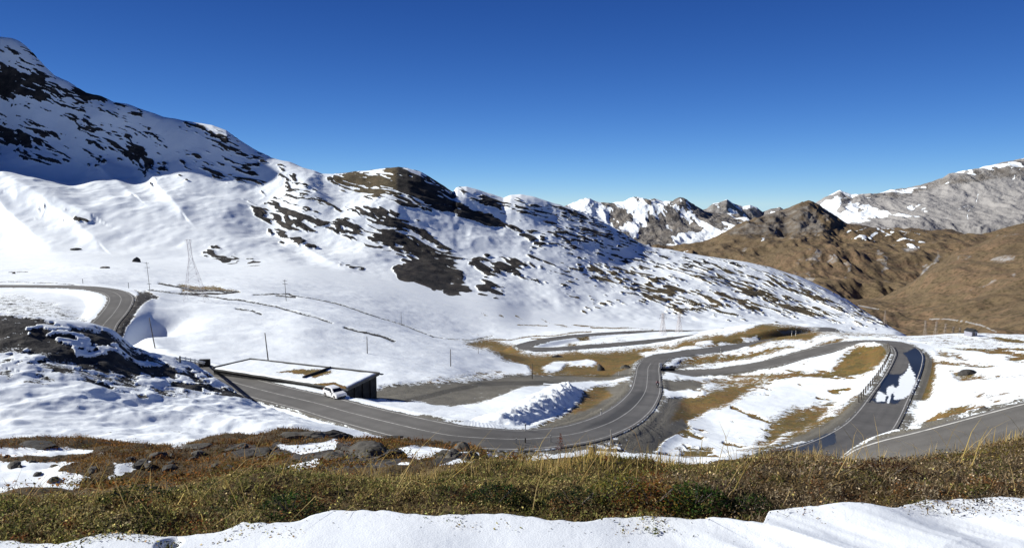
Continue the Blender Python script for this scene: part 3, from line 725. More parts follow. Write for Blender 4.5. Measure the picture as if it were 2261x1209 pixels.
def dir_streak(X, Y, Z, tanv, la, lc, seed, octv=4):
    """noise drawn out along lines that climb tanv to the right"""
    psi_ = Z - tanv * X
    w_ = (fbm(X/300, Z/160, Y/500, 3, seed + 40) - 0.5) * lc * 2.5
    return fbm(X / la, (psi_ + w_) / lc, Y / (la * 2), octv, seed, gain=0.6)
def paint_brown(c, X, Y, Z):
    c.ch[..., 0] = 1.0
    for p in [[(2045,575),(2060,560),(2075,545),(2078,565),(2040,605),(2000,640),(1965,660),(1975,640),(2010,610)],[(1985,545),(2030,530),(2030,548),(1995,560)]]:
        c.poly(p, soft=22, vs=1.2, grav=0.62)
    c.poly([(1700,445),(1790,440),(1835,480),(1860,520),(1760,540),(1640,540),(1580,535),(1600,500)], soft=60, vs=1.2, rock=0.55)
    c.poly([(2040,508),(2180,512),(2140,540),(2050,545)], soft=40, vs=1.2, rock=0.4)
    d1 = dir_streak(X, Y, Z, 0.42, 90, 9, 83)
    pr = np.zeros(X.shape)
    for p, v_ in [([(1480,545),(1640,500),(1760,500),(1740,545),(1600,590),(1500,580)], 0.30), ([(1840,500),(2050,505),(2110,525),(1990,560),(1880,540)], 0.42), ([(1700,520),(1900,540),(1860,580),(1720,580)], 0.26)]:
        t = Cover.__new__(Cover); t.__dict__.update(c.__dict__); t.ch = np.zeros_like(c.ch); t.poly(p, soft=40, vs=1.2, bare=1.0)
        pr = np.maximum(pr, t.ch[..., 0] * v_)
    c.ch[..., 0] = 1 - sstep(0.50, 0.60, pr + (d1 - 0.5) * 1.1 * (pr > 0.02)) * 0.9
    c.ch[..., 1] = np.maximum(c.ch[..., 1], 0.5 * sstep(0.60, 0.72, dir_streak(X, Y, Z, 0.45, 220, 22, 88)))
    c.stroke([(1880,513),(1920,506),(1990,509),(2030,513)], 2, vs=1.2, bare=0.25, warp=0.9)
far_range('brown_hill', [
    [(1300,800,1250),(1700,800,1200),(1960,770,1150),(2261,860,1100),(2560,880,1100)],
    [(1300,690,1500),(1500,690,1500),(1700,690,1450),(1900,690,1350),(2000,690,1350),(2261,700,1400),(2560,690,1400)],
    [(1300,600,2000),(1440,592,2000),(1600,596,1950),(1760,570,1900),(1900,590,1800),(2000,600,1750),(2261,575,1900),(2560,560,1900)],
    [(1300,585,2300),(1440,572,2300),(1540,560,2300),(1620,528,2340),(1680,512,2350),(1730,515,2330),(1770,496,2350),(1800,502,2330),(1850,530,2200),(1920,540,2150),(2000,545,2150),(2100,545,2150),(2261,535,2200),(2560,510,2250)],
    [(1300,570,2600),(1420,552,2600),(1500,539,2650),(1560,531,2650),(1610,512,2700),(1640,497,2700),(1665,486,2700),(1700,477,2700),(1740,467,2700),(1768,454,2700),(1785,448,2700),(1798,450,2700),(1815,460,2680),(1838,476,2620),(1866,492,2540),(1920,504,2450),(1980,506,2450),(2040,509,2450),(2110,513,2450),(2180,518,2450),(2261,500,2500),(2560,450,2600)],
    [(1300,640,3200),(1788,560,3300),(2560,560,3300)]],
    [50, 90, 70, 60, 6], 0.08, 1.0, 640, M_heath, paint_brown,
    lambda X, Y, Z: (fbm(X/260, Y/330, 0*X, 5, 81, ridged=True) - 0.55) * 75 + (dir_streak(X, Y, Z, 0.42, 160, 34, 82) - 0.5) * 40 + (fbm(X/55, Y/110, 0*X, 4, 87, ridged=True) - 0.5) * 16,
    'brown heather covered slope closing the valley beyond the pass')

def paint_spur(c, X, Y, Z):
    c.ch[..., 0] = 1.0
    c.poly([(1880,690),(1960,690),(2040,705),(1990,740),(1880,740)], soft=60, vs=1.5, bare=1.0)
    for p in [[(2225,575),(2261,560),(2300,560),(2300,600),(2230,600)],[(2100,575),(2130,565),(2140,580),(2110,590)],[(2180,600),(2215,590),(2215,605),(2190,612)]]:
        c.poly(p, soft=24, vs=1.2, grav=0.6)
    c.ch[..., 1] = 0.5 * sstep(0.60, 0.74, dir_streak(X, Y, Z, 0.40, 120, 12, 89)) * (1 - sstep(620, 690, c.v))
    c.stroke([(2055,704),(2085,703),(2130,709),(2170,719),(2200,732)], 2.6, vs=1.5, grav=1.0, warp=0.1)
    c.stroke([(1895,674),(1945,683)], 2.4, vs=1.5, grav=1.0, warp=0.1)
far_range('heather_hill', [
    [(1800,830,560),(2000,840,520),(2261,840,480),(2560,840,450)],
    [(1800,760,760),(1960,742,740),(2100,752,700),(2261,750,640),(2560,740,600)],
    [(1800,705,1000),(1900,690,980),(2000,700,950),(2100,690,900),(2261,660,860),(2560,600,850)],
    [(1800,690,1250),(1870,672,1250),(1905,666,1250),(1950,656,1250),(2000,637,1250),(2040,608,1260),(2080,578,1280),(2115,557,1300),(2180,532,1350),(2261,508,1400),(2560,430,1500)],
    [(1800,760,1600),(2560,600,1800)]],
    [40, 60, 90, 6], 0.40, 1.0, 420, M_heath, paint_spur,
    lambda X, Y, Z: (fbm(X/130, Y/200, 0*X, 5, 85, ridged=True) - 0.55) * 30 + (dir_streak(X, Y, Z, 0.34, 90, 15, 86) - 0.5) * 22 + (fbm(X/26, Y/50, 0*X, 4, 84, ridged=True) - 0.5) * 6,
    'nearer brown hillside at the right edge of the valley')

def paint_grey(c, X, Y, Z):
    pr = np.full(X.shape, 0.20)
    def pp(p, v_, soft=24):
        t = Cover.__new__(Cover); t.__dict__.update(c.__dict__); t.ch = np.zeros_like(c.ch); t.poly(p, soft=soft, vs=1.2, bare=1.0)
        return pr * (1 - t.ch[..., 0]) + v_ * t.ch[..., 0]
    pr = pp([(1790,445),(1840,426),(1870,424),(1905,440),(1960,468),(2000,495),(1940,505),(1880,500),(1830,492)], 0.64)
    pr = pp([(1800,445),(1850,424),(1862,440),(1840,470),(1860,492),(1835,492)], 0.85, 16)
    pr = pp([(1960,455),(2060,450),(2110,470),(2020,500),(1960,500)], 0.40)
    pr = pp([(1905,495),(2100,480),(2261,440),(2400,430),(2400,520),(1905,520)], 0.02, 30)
    tp = np.clip(1 - (c.v - np.interp(c.u, [1760,1855,2000,2110,2261,2400],[470,424,420,384,354,330])) / 16.0, 0, 1)
    d1 = dir_streak(X, Y, Z, 0.52, 300, 36, 91)
    sp_ = fbm(X/70, Y/120, Z/40, 3, 92)
    c.ch[..., 0] = 1 - np.maximum(sstep(0.50, 0.62, pr + (d1 - 0.5) * 1.25 * (pr > 0.05)), sstep(0.54, 0.64, sp_ + 0.1 * (tp - 0.5)) * (tp > 0.05)) * 0.85
    c.ch[..., 1] = 1.0
    c.poly([(1800,425),(1900,425),(2261,340),(2400,330),(2400,385),(2261,405),(2100,420),(1980,445),(1900,450),(1830,470)], soft=40, vs=1.2, rock=0.52)
    for p, w in [([(2160,428),(2146,450),(2138,468),(2140,484)],2.2),([(2136,455),(2100,478),(2070,492)],1.4),([(2205,432),(2203,446)],1.6),([(2250,430),(2240,444)],1.6)]:
        c.stroke(p, w, vs=1.0, bare=0.25, warp=0.8)
far_range('grey_mountain', [
    [(1650,640,2900),(2560,640,2900)],
    [(1650,540,3300),(1800,528,3300),(1900,520,3300),(2100,520,3300),(2261,515,3300),(2560,510,3300)],
    [(1650,520,3900),(1800,490,3900),(1900,480,3900),(2100,460,3900),(2261,440,3900),(2560,420,3900)],
    [(1650,520,4500),(1740,486,4500),(1780,468,4500),(1800,452,4500),(1830,434,4500),(1855,424,4500),(1880,431,4500),(1910,433,4500),(1950,428,4500),(2000,420,4500),(2030,414,4500),(2055,406,4500),(2080,398,4500),(2095,388,4500),(2125,383,4500),(2160,378,4500),(2200,368,4500),(2230,360,4500),(2261,354,4500),(2560,310,4500)],
    [(1650,600,5200),(2560,600,5200)]],
    [10, 60, 90, 6], 0.33, 1.0, 560, M_grey, paint_grey,
    lambda X, Y, Z: (fbm(X/330, Y/600, 0*X, 5, 95, ridged=True) - 0.55) * 70 + (fbm(X/75, Y/130, 0*X, 4, 96, ridged=True) - 0.5) * 26 + (dir_streak(X, Y, Z, 0.52, 300, 60, 97) - 0.5) * 40,
    'bare grey scree mountain with a snowy shoulder', crest_keep=0.45)

def paint_white(c, X, Y, Z):
    c.ch[..., 2] = 0.55; c.ch[..., 1] = 1.0
    pr = np.full(X.shape, 0.46)
    def pp(p, v_, soft=24):
        t = Cover.__new__(Cover); t.__dict__.update(c.__dict__); t.ch = np.zeros_like(c.ch); t.poly(p, soft=soft, vs=1.2, bare=1.0)
        return pr * (1 - t.ch[..., 0]) + v_ * t.ch[..., 0]
    pr = pp([(1385,535),(1440,468),(1478,500),(1500,535)], 0.72)
    pr = pp([(1300,468),(1350,478),(1366,500),(1320,500)], 0.62)
    pr = pp([(1540,462),(1620,480),(1660,510),(1560,495)], 0.72)
    pr = pp([(1480,470),(1530,490),(1540,510),(1500,500)], 0.62)
    pr = pp([(1480,528),(1560,505),(1640,515),(1700,530),(1480,545)], 0.05)
    pr = pp([(1240,448),(1300,458),(1390,515),(1340,505)], 0.15)
    d1 = fbm((X + Z*0.5)/55, Y/400, Z/190, 4, 101, gain=0.6); d2 = fbm((X - Z*0.6)/40, Y/400, Z/150, 4, 103, gain=0.6)
    c.ch[..., 0] = sstep(0.44, 0.56, pr + (d1 - 0.5) * 0.9 + (d2 - 0.5) * 0.8)
far_range('snowy_ridge', [
    [(1100,660,2900),(1800,660,2900)],
    [(1100,540,3200),(1400,545,3200),(1800,545,3200)],
    [(1100,490,3700),(1300,490,3700),(1450,485,3700),(1600,500,3700),(1800,520,3700)],
    [(1100,480,4200),(1200,470,4200),(1255,450,4200),(1280,444,4200),(1320,448,4200),(1380,447,4200),(1415,441,4200),(1445,437,4200),(1465,444,4200),(1485,447,4200),(1500,441,4200),(1525,449,4200),(1560,466,4200),(1600,475,4200),(1650,492,4200),(1800,530,4200)],
    [(1100,600,4900),(1800,600,4900)]],
    [10, 60, 90, 6], 0.0, 0.48, 420, M_grey, paint_white,
    lambda X, Y, Z: (fbm(X/300, Y/520, 0*X, 5, 105, ridged=True) - 0.55) * 100 + (fbm(X/70, Y/120, 0*X, 4, 106, ridged=True) - 0.5) * 30,
    'snowy serrated ridge across the valley head', crest_keep=0.4)

def paint_peak(c, X, Y, Z):
    c.ch[..., 2] = 0.5; c.ch[..., 1] = 1.0
    c.ch[..., 0] = sstep(0.36, 0.52, fbm(X/90, Y/500, Z/120, 5, 111)) * 0.8
far_range('distant_peaks', [
    [(1450,600,7200),(1850,600,7200)], [(1450,520,7600),(1850,520,7600)],
    [(1450,500,8400),(1530,475,8400),(1560,463,8400),(1575,451,8400),(1592,447,8400),(1605,441,8400),(1618,449,8400),(1640,456,8400),(1656,452,8400),(1672,458,8400),(1684,468,8400),(1702,461,8400),(1722,457,8400),(1740,468,8400),(1780,470,8400),(1850,490,8400)],
    [(1450,560,9400),(1850,560,9400)]],
    [10, 60, 6], 0.2, 0.5, 300, M_grey, paint_peak,
    lambda X, Y, Z: (fbm(X/420, Y/800, 0*X, 5, 115, ridged=True) - 0.55) * 170,
    'distant pale peaks showing through the gap', crest_keep=0.35)
# ------------------------------------------------------------------ road surfaces and paint
m, nt, bs = new_mat('asphalt'); b = NB(nt)
tc = b.n('ShaderNodeTexCoord').outputs['Object']
at = b.n('ShaderNodeAttribute', attribute_name='mask'); sep = b.n('ShaderNodeSeparateColor'); b.link(at.outputs['Color'], sep.inputs[0])
n1 = b.noise(b.mapping(tc, (1.0, 1.0, 0.3)), 0.16, 6, 0.7); n2 = b.noise(tc, 9.0, 3, 0.6)
base = b.ramp(b.math('ADD', b.math('MULTIPLY', n1, 0.75), b.math('MULTIPLY', n2, 0.25)), [(0.32, (0.088, 0.083, 0.076)), (0.68, (0.150, 0.143, 0.132))])
wet = b.step(b.math('ADD', sep.outputs[0], b.math('MULTIPLY', b.math('SUBTRACT', b.noise(tc, 0.8, 4, 0.6), 0.5), 0.7)), 0.4, 0.6)
sn = b.step(b.math('ADD', sep.outputs[1], b.math('MULTIPLY', b.math('SUBTRACT', b.noise(tc, 0.9, 5, 0.65), 0.5), 1.3)), 0.42, 0.58)
dark = b.math('MULTIPLY', sep.outputs[2], 0.75)
base = b.mix(dark, base, (0.035, 0.034, 0.033))
col = b.mix(wet, base, (0.018, 0.019, 0.023))
col = b.mix(sn, col, SNOW)
b.link(col, bs.inputs['Base Color'])
b.link(b.mixf(sn, b.mixf(wet, 0.85, 0.42), 0.6), bs.inputs['Roughness'])
bs.inputs['Specular IOR Level'].default_value = 0.3
b.link(b.bump(n2, 0.3, 0.02), bs.inputs['Normal'])
M_asph = m
M_paint = simple('road_paint', (0.40, 0.39, 0.365), 0.8, 0.4, 0.9)

def ribbon(name, c, offs, dz_, mat, label, cat, attrs=None, ts=None):
    d = np.gradient(c[:, :2], axis=0); d /= np.linalg.norm(d, axis=1)[:, None] + 1e-9
    nrm = np.stack([d[:, 1], -d[:, 0]], -1)
    offs = np.asarray(offs, float)
    X = c[:, None, 0] + nrm[:, None, 0] * offs; Y = c[:, None, 1] + nrm[:, None, 1] * offs
    Z = np.repeat(c[:, None, 2] + dz_, len(offs), 1) 
    # rows run along the road; flip so that faces look up
    cvr = Cover(X, np.maximum(Y, 1), Z) if attrs else None
    if attrs:
        q = offs / np.abs(offs).max()
        lane = 0.20 * (np.exp(-((np.abs(q) - 0.22) / 0.07)**2) + np.exp(-((np.abs(q) - 0.68) / 0.07)**2))
        pat = sstep(0.50, 0.60, fbm(c[:, 0]/9, c[:, 1]/9, 0*c[:, 0], 2, 401))[:, None] * (q[None] > 0.02) * 0.22 + sstep(0.55, 0.62, fbm(c[:, 0]/14, c[:, 1]/14, 0*c[:, 0], 2, 402))[:, None] * (q[None] < -0.02) * 0.18
        cvr.ch[..., 2] = lane[None] * (0.5 + fbm(X/5, Y/5, 0*X, 3, 403)) + pat
        cvr.ch[..., 1] = 0.5 * sstep(0.90, 1.0, np.abs(q))[None] * sstep(0.50, 0.66, fbm(X/4, Y/4, 0*X, 3, 404))
        attrs(cvr)
    return X, Y, Z, cvr
def road_obj(name, c, offs, dz_, mat, label, cat, attrs=None):
    X, Y, Z, cvr = ribbon(name, c, offs, dz_, mat, label, cat, attrs)
    edge = 0.6
    X = np.concatenate([X[:, :1], X, X[:, -1:]], 1); Y = np.concatenate([Y[:, :1], Y, Y[:, -1:]], 1)
    Z = np.concatenate([Z[:, :1] - edge, Z, Z[:, -1:] - edge], 1)
    at_ = None
    if cvr is not None: at_ = {'mask': np.concatenate([cvr.ch[:, :1], cvr.ch, cvr.ch[:, -1:]], 1)}
    o = grid_mesh(name, X, Y, Z, mat, at_, smooth=False)
    return tag(o, label, cat, kind='structure')
class RoadPaint: pass
def wet_main(c):
    c.poly([(1285,950),(1330,922),(1370,895),(1400,872),(1420,862),(1428,866),(1420,882),(1380,910),(1340,934)], soft=10, vs=1.5, rock=1.0, warp=0.5)
    c.poly([(1060,990),(1140,992),(1140,996),(1060,996)], soft=6, rock=0.4)
def wet_upper(c):
    c.poly([(1985,775),(2015,765),(2046,785),(2040,815),(2022,850),(1998,885),(1928,884),(1935,840),(1958,826),(1985,826),(2003,800)], soft=14, vs=1.0, bare=1.0, warp=1.1)
    c.poly([(1700,1015),(1740,990),(1790,968),(1836,955),(1840,975),(1815,998),(1770,1012)], soft=12, vs=1.0, bare=1.0, warp=0.8)
    c.poly([(2000,800),(2012,822),(2016,850),(2004,878),(1980,878),(1972,862),(1984,838),(1992,826)], soft=14, vs=1.0, grav=1.0, warp=1.0)
    c.poly([(1950,856),(1966,850),(1972,862),(1962,872),(1948,870)], soft=12, vs=1.0, grav=1.0, warp=1.2)
    c.poly([(1930,862),(1944,866),(1950,880),(1932,882)], soft=9, vs=1.0, grav=1.0, warp=1.0)
    c.poly([(1958,872),(1966,874),(1964,886),(1956,884)], soft=8, vs=1.0, grav=1.0, warp=1.0)
LBL = {'main': 'grey two lane pass road sweeping through the long bend', 'upper': 'grey hairpin road with wet and snowy stretches'}
for k, wp in (('main', wet_main), ('upper', wet_upper)):
    c, w = ROADS[k]
    road_obj('road', c, np.linspace(-w, w, 33), 0.0 if k == 'main' else -0.012, M_asph, LBL[k], 'road', wp)
def line(c, off, wd, label, seg=None):
    if seg is not None: c = c[seg[0]:seg[1]]
    X, Y, Z, _ = ribbon('', c, [off - wd/2, off + wd/2], 0.012, None, '', '')
    tag(grid_mesh('road_marking', X, Y, Z, M_paint, None, smooth=False), label, 'road marking', kind='structure')
c, w = ROADS['main']
def idx_at(c, u, v, Y):
    p = P(u, v, Y); return int(np.argmin(np.linalg.norm(c - p, axis=1)))
e = idx_at(c, 1440, 800, 214)
line(c, -3.25, 0.14, 'white edge line on the inside of the long bend', (0, e))
line(c, 3.25, 0.14, 'white edge line on the outside of the long bend', (0, e))
line(c, 0.0, 0.12, 'white centre line of the sweeping pass road', (0, e))
line(c, 3.3, 0.13, 'pale edge line along the far loop road', (e + 20, len(c)))
c, w = ROADS['upper']
e0 = idx_at(c, 1640, 812, 203)
line(c, 3.15, 0.17, 'white edge line on the inner side of the hairpin road', (e0, len(c)))
line(c, -3.15, 0.17, 'white edge line on the outer side of the hairpin road', (e0, len(c)))
# ------------------------------------------------------------------ builders
class MB:
    def __init__(s): s.v = []; s.f = []
    def add(s, vs, fs):
        o = len(s.v); s.v += [tuple(map(float, p)) for p in vs]; s.f += [tuple(i + o for i in f) for f in fs]; return s
    def box(s, c, d, rz=0.0, taper=1.0):
        x, y, z = [q / 2 for q in d]; cc, ss = math.cos(rz), math.sin(rz)
        vs = []
        for k, t in ((-z, 1.0), (z, taper)):
            for a, b_ in ((-x, -y), (x, -y), (x, y), (-x, y)):
                a *= t; b_ *= t
                vs.append((c[0] + a*cc - b_*ss, c[1] + a*ss + b_*cc, c[2] + k))
        return s.add(vs, [(0,3,2,1),(4,5,6,7),(0,1,5,4),(1,2,6,5),(2,3,7,6),(3,0,4,7)])
    def tube(s, p, q, r0, r1=None, n=8, caps=True):
        r1 = r0 if r1 is None else r1
        p = Vector(p); q = Vector(q); d = (q - p).normalized()
        a = d.orthogonal().normalized(); b_ = d.cross(a)
        vs = []
        for c, r in ((p, r0), (q, r1)):
            for i in range(n):
                t = 2 * math.pi * i / n; vs.append(c + a * (r * math.cos(t)) + b_ * (r * math.sin(t)))
        fs = [(i, (i+1) % n, n + (i+1) % n, n + i) for i in range(n)]
        if caps: fs += [tuple(range(n-1, -1, -1)), tuple(range(n, 2*n))]
        return s.add(vs, fs)
    def prism(s, prof, y0, y1, inset=None):
        """profile in (x, z) swept along y"""
        n = len(prof)
        vs = [(x, y0, z) for x, z in prof] + [(x, y1, z) for x, z in prof]
        return s.add(vs, [(i, (i+1) % n, n + (i+1) % n, n + i) for i in range(n)] + [tuple(range(n-1, -1, -1)), tuple(range(n, 2*n))])
    def quadbox(s, A, B, C_, D, z0, z1):
        """vertical-sided block on four plan corners"""
        vs = [(*p[:2], z0) for p in (A, B, C_, D)] + [(*p[:2], z1) for p in (A, B, C_, D)]
        return s.add(vs, [(0,3,2,1),(4,5,6,7),(0,1,5,4),(1,2,6,5),(2,3,7,6),(3,0,4,7)])
    def build(s, name, mat, parent=None, smooth=False, bevel=0.0):
        me = bpy.data.meshes.new(name); me.from_pydata(s.v, [], s.f); me.update()
        bm = bmesh.new(); bm.from_mesh(me); bmesh.ops.recalc_face_normals(bm, faces=bm.faces)
        if bevel: bmesh.ops.bevel(bm, geom=list(bm.edges), offset=bevel, segments=2, affect='EDGES', profile=0.6)
        bm.to_mesh(me); bm.free()
        if smooth: me.polygons.foreach_set('use_smooth', [True] * len(me.polygons))
        me.materials.append(mat)
        o = bpy.data.objects.new(name, me); COL.objects.link(o)
        if parent: o.parent = parent
        return o
def thing(name, label, cat, loc=(0,0,0), rz=0.0, group=None):
    o = bpy.data.objects.new(name, None); COL.objects.link(o)
    o.empty_display_size = 0.3; o.location = loc; o.rotation_euler = (0, 0, rz)
    return tag(o, label, cat, group)
def dup(o, parent=None):
    c = o.copy(); COL.objects.link(c)
    if parent is not None: c.parent = parent
    for ch in [x for x in ALLCH.get(o.name, [])]: dup(ch, c)
    return c
ALLCH = {}
def copy_thing(root, loc, rz, label, scale=1.0):
    kids = {}
    for x in bpy.data.objects:
        if x.parent is not None: kids.setdefault(x.parent.name, []).append(x)
    def rec(o, par):
        c = o.copy(); COL.objects.link(c); c.parent = par
        for ch in kids.get(o.name, []): rec(ch, c)
        return c
    r = rec(root, None)
    r.location = loc; r.rotation_euler = (0, 0, rz); r.scale = (scale,) * 3
    r['label'] = label
    return r

M_wood = simple('weathered_wood', (0.11, 0.095, 0.08), 0.85, 0.3, 6)
M_steel = simple('galvanised_steel', (0.34, 0.31, 0.30), 0.55, 0.2, 2, metal=0.3)
M_dark = simple('dark_metal', (0.03, 0.03, 0.03), 0.5, 0.3, 3)
M_stone = simple('dark_stone_wall', (0.026, 0.025, 0.023), 0.9, 0.55, 1.6, bump=0.15)
M_slab = simple('roof_slab', (0.10, 0.097, 0.09), 0.9, 0.3, 1.2)
M_white = simple('white_plastic', (0.75, 0.74, 0.70), 0.6, 0.08, 2)
M_carw = simple('white_car_paint', (0.78, 0.78, 0.78), 0.25, 0.03, 2, spec=0.5)
M_glass = simple('dark_glass', (0.012, 0.014, 0.018), 0.08, 0.1, 2, spec=0.6)
M_rubber = simple('black_rubber', (0.015, 0.015, 0.015), 0.8, 0.2, 6)
M_red = simple('red_plastic', (0.35, 0.03, 0.02), 0.4, 0.1, 4)
M_lamp = simple('clear_lamp', (0.55, 0.56, 0.58), 0.15, 0.1, 4, spec=0.6)
M_snow = simple('packed_snow', (0.83, 0.85, 0.88), 0.6, 0.04, 3, bump=0.05)
M_rockn = None

# ------------------------------------------------------------------ the snow edge in the foreground
eu = np.array([p[0] for p in EDGE], float); ev = np.array([p[1] for p in EDGE], float)
es, er = ray(eu, ev)
sc = np.concatenate([np.linspace(-3.2, -0.96, 20), np.linspace(-0.95, 0.95, 900), np.linspace(0.96, 3.2, 20)])
# fine waviness along the edge
eY = pchip1(es, -1.74 / er, sc) + (fbm(sc * 14, 0 * sc, 0 * sc, 4, 201) - 0.5) * 0.10 + (fbm(sc * 60, 0 * sc, 0 * sc, 4, 207) - 0.5) * 0.03
t = np.concatenate([np.linspace(0, 0.93, 150, endpoint=False), np.linspace(0.93, 1.0, 26)])
SY = 0.75 + (eY[None] - 0.75) * t[:, None]
SX = SY * sc[None]
top = -1.700 + (fbm(SX/0.9, SY/0.9, 0*SX, 2, 202) - 0.5) * 0.10 + (fbm(SX/0.25, SY/0.4, 0*SX, 2, 203) - 0.5) * 0.010 + (fbm(SX/0.03, SY/0.03, 0*SX, 2, 206) - 0.5) * 0.002
rid = fbm((SX*0.75 + SY*0.65)/0.34, (SX*0.65 - SY*0.75)/1.4, 0*SX, 3, 204, ridged=True)
top += sstep(0.15, 0.5, sc)[None] * (rid - 0.6) * 0.13 * (1 - sstep(0.75, 1.0, t)[:, None] * 0.7)
px_, py_ = P(372, 1196, 3.2)[:2]
q_ = np.sqrt(((SX - px_) / 0.062)**2 + ((SY - py_) / 0.075)**2)
top -= 0.075 * (1 - sstep(0.25, 1.15, q_))
dist_e = (eY[None] - SY)
lip = np.clip(1 - dist_e / 0.14, 0, 1)
top -= 0.26 * (1 - np.sqrt(np.clip(1 - lip**2.2, 0, 1)))
SMASK = np.zeros(SX.shape + (4,), np.float32)
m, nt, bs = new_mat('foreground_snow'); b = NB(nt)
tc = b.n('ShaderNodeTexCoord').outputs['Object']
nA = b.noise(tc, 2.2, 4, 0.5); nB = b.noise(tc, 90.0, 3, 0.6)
b.link(b.ramp(nA, [(0.35, (0.68, 0.715, 0.745)), (0.65, (0.77, 0.80, 0.82))]), bs.inputs['Base Color'])  # base colour lowered to stand in for grazing light on the bank
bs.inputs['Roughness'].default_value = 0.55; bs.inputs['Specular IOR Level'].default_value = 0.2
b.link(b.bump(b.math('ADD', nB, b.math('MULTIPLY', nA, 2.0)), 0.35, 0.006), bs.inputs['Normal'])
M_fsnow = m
tag(grid_mesh('snow', SX, SY, top, M_fsnow), 'smooth bank of snow along the bottom of the view', 'snow', kind='structure')

# ------------------------------------------------------------------ shelter let into the bank beside the road
Zr = -28.8
def at_level(u, v, z):
    s, r = ray(u, v); Y = z / float(r); return np.array([float(s) * Y, Y, z])
A_ = at_level(470, 813, Zr); B_ = at_level(764, 858, Zr); C_r = at_level(833, 825, Zr); D_ = at_level(553, 794, Zr)
A_ = B_ + (C_r - B_) * 0 + (A_ - B_); 
def Q(s_, t_, z=None):
    p = (A_*(1-s_) + B_*s_) * (1-t_) + (D_*(1-s_) + C_r*s_) * t_
    p = p.copy(); p[2] = Zr if z is None else z
    return p
bld = thing('roadside_shelter', 'long flat roofed stone shelter with snow on its roof, sunk beside the road', 'shelter', tuple(Q(0.5, 0.5, Zr - 4.2)))
def rel(mb):
    mb.v = [(x - bld.location[0], y - bld.location[1], z - bld.location[2]) for x, y, z in mb.v]; return mb
lo = Zr - 4.6
th = 0.012
w_ = MB(); w_.quadbox(Q(0.985, 0.03), Q(1.0, 0.03), Q(1.0, 0.97), Q(0.985, 0.97), lo, Zr - 0.26); rel(w_).build('end_wall', M_stone, bld)
w_ = MB(); w_.quadbox(Q(0.0, 0.96), Q(0.984, 0.96), Q(0.984, 0.985), Q(0.0, 0.985), lo, Zr - 0.26); rel(w_).build('rear_wall', M_stone, bld)
w_ = MB(); w_.quadbox(Q(0.0, 0.015), Q(0.984, 0.015), Q(0.984, 0.045), Q(0.0, 0.045), lo, Zr - 0.26); rel(w_).build('front_wall', M_stone, bld)
w_ = MB(); w_.quadbox(Q(-0.004, -0.01), Q(1.012, -0.01), Q(1.012, 1.01), Q(-0.004, 1.01), Zr - 0.25, Zr + 0.0); rel(w_).build('roof', M_slab, bld)
w_ = MB(); w_.quadbox(Q(-0.004, 0.975), Q(1.016, 0.975), Q(1.016, 1.012), Q(-0.004, 1.012), Zr + 0.003, Zr + 0.33); rel(w_).build('parapet', M_slab, bld)
w_ = MB(); w_.quadbox(Q(-0.004, -0.01), Q(0.006, -0.01), Q(0.006, 0.974), Q(-0.004, 0.974), Zr + 0.003, Zr + 0.30); rel(w_).build('parapet', M_slab, bld)
w_ = MB(); w_.quadbox(Q(0.655, 0.16), Q(0.664, 0.16), Q(0.664, 0.974), Q(0.655, 0.974), Zr + 0.003, Zr + 0.5); rel(w_).build('dividing_wall', M_stone, bld)
w_ = MB(); w_.quadbox(Q(1.003, -0.008), Q(1.014, -0.008), Q(1.014, 1.0), Q(1.003, 1.0), Zr + 0.004, Zr + 0.16); rel(w_).build('roof_edge', M_dark, bld)
w_ = MB(); w_.quadbox(Q(1.017, 0.95), Q(1.045, 0.95), Q(1.045, 1.005), Q(1.017, 1.005), Zr + 0.05, Zr + 0.18); rel(w_).build('gutter', M_dark, bld)
for k in range(1, 4):
    w_ = MB(); w_.quadbox(Q(1.001, k*0.25 - 0.02), Q(1.008, k*0.25 - 0.02), Q(1.008, k*0.25 + 0.02), Q(1.001, k*0.25 + 0.02), lo, Zr - 0.27)
    rel(w_).build('buttress', M_stone, bld)
gs = np.linspace(0.008, 1.0, 150); gt = np.linspace(0.0, 0.97, 60)
G = np.array([[Q(a, c_) for a in gs] for c_ in gt])
RX, RY = G[..., 0], G[..., 1]
RZ_ = Zr + 0.22 + (fbm(RX/2, RY/2, 0*RX, 3, 211) - 0.5) * 0.16
eg = np.minimum(np.minimum(gs[None] - 0.008, 1.0 - gs[None]) * 30, np.minimum(gt[:, None], 0.97 - gt[:, None]) * 11)
RZ_ -= 0.2 * (1 - sstep(0, 0.35, eg))
rc = Cover(RX, RY, RZ_)
rc.poly([(622,820),(665,814),(715,814),(740,816),(722,824),(690,830),(650,826)], soft=16, bare=0.95, warp=0.8)
rc.poly([(690,845),(740,842),(765,852),(768,862),(700,858)], soft=7, bare=1.0, warp=0.4)
rc.poly([(655,842),(700,848),(720,862),(640,850)], soft=7, bare=0.6, warp=0.4)
ro = grid_mesh('roof_snow', RX - bld.location[0], RY - bld.location[1], RZ_ - 0.05 * rc.ch[..., 0] - bld.location[2], M_ground, {'mask': rc.ch})
ro.parent = bld

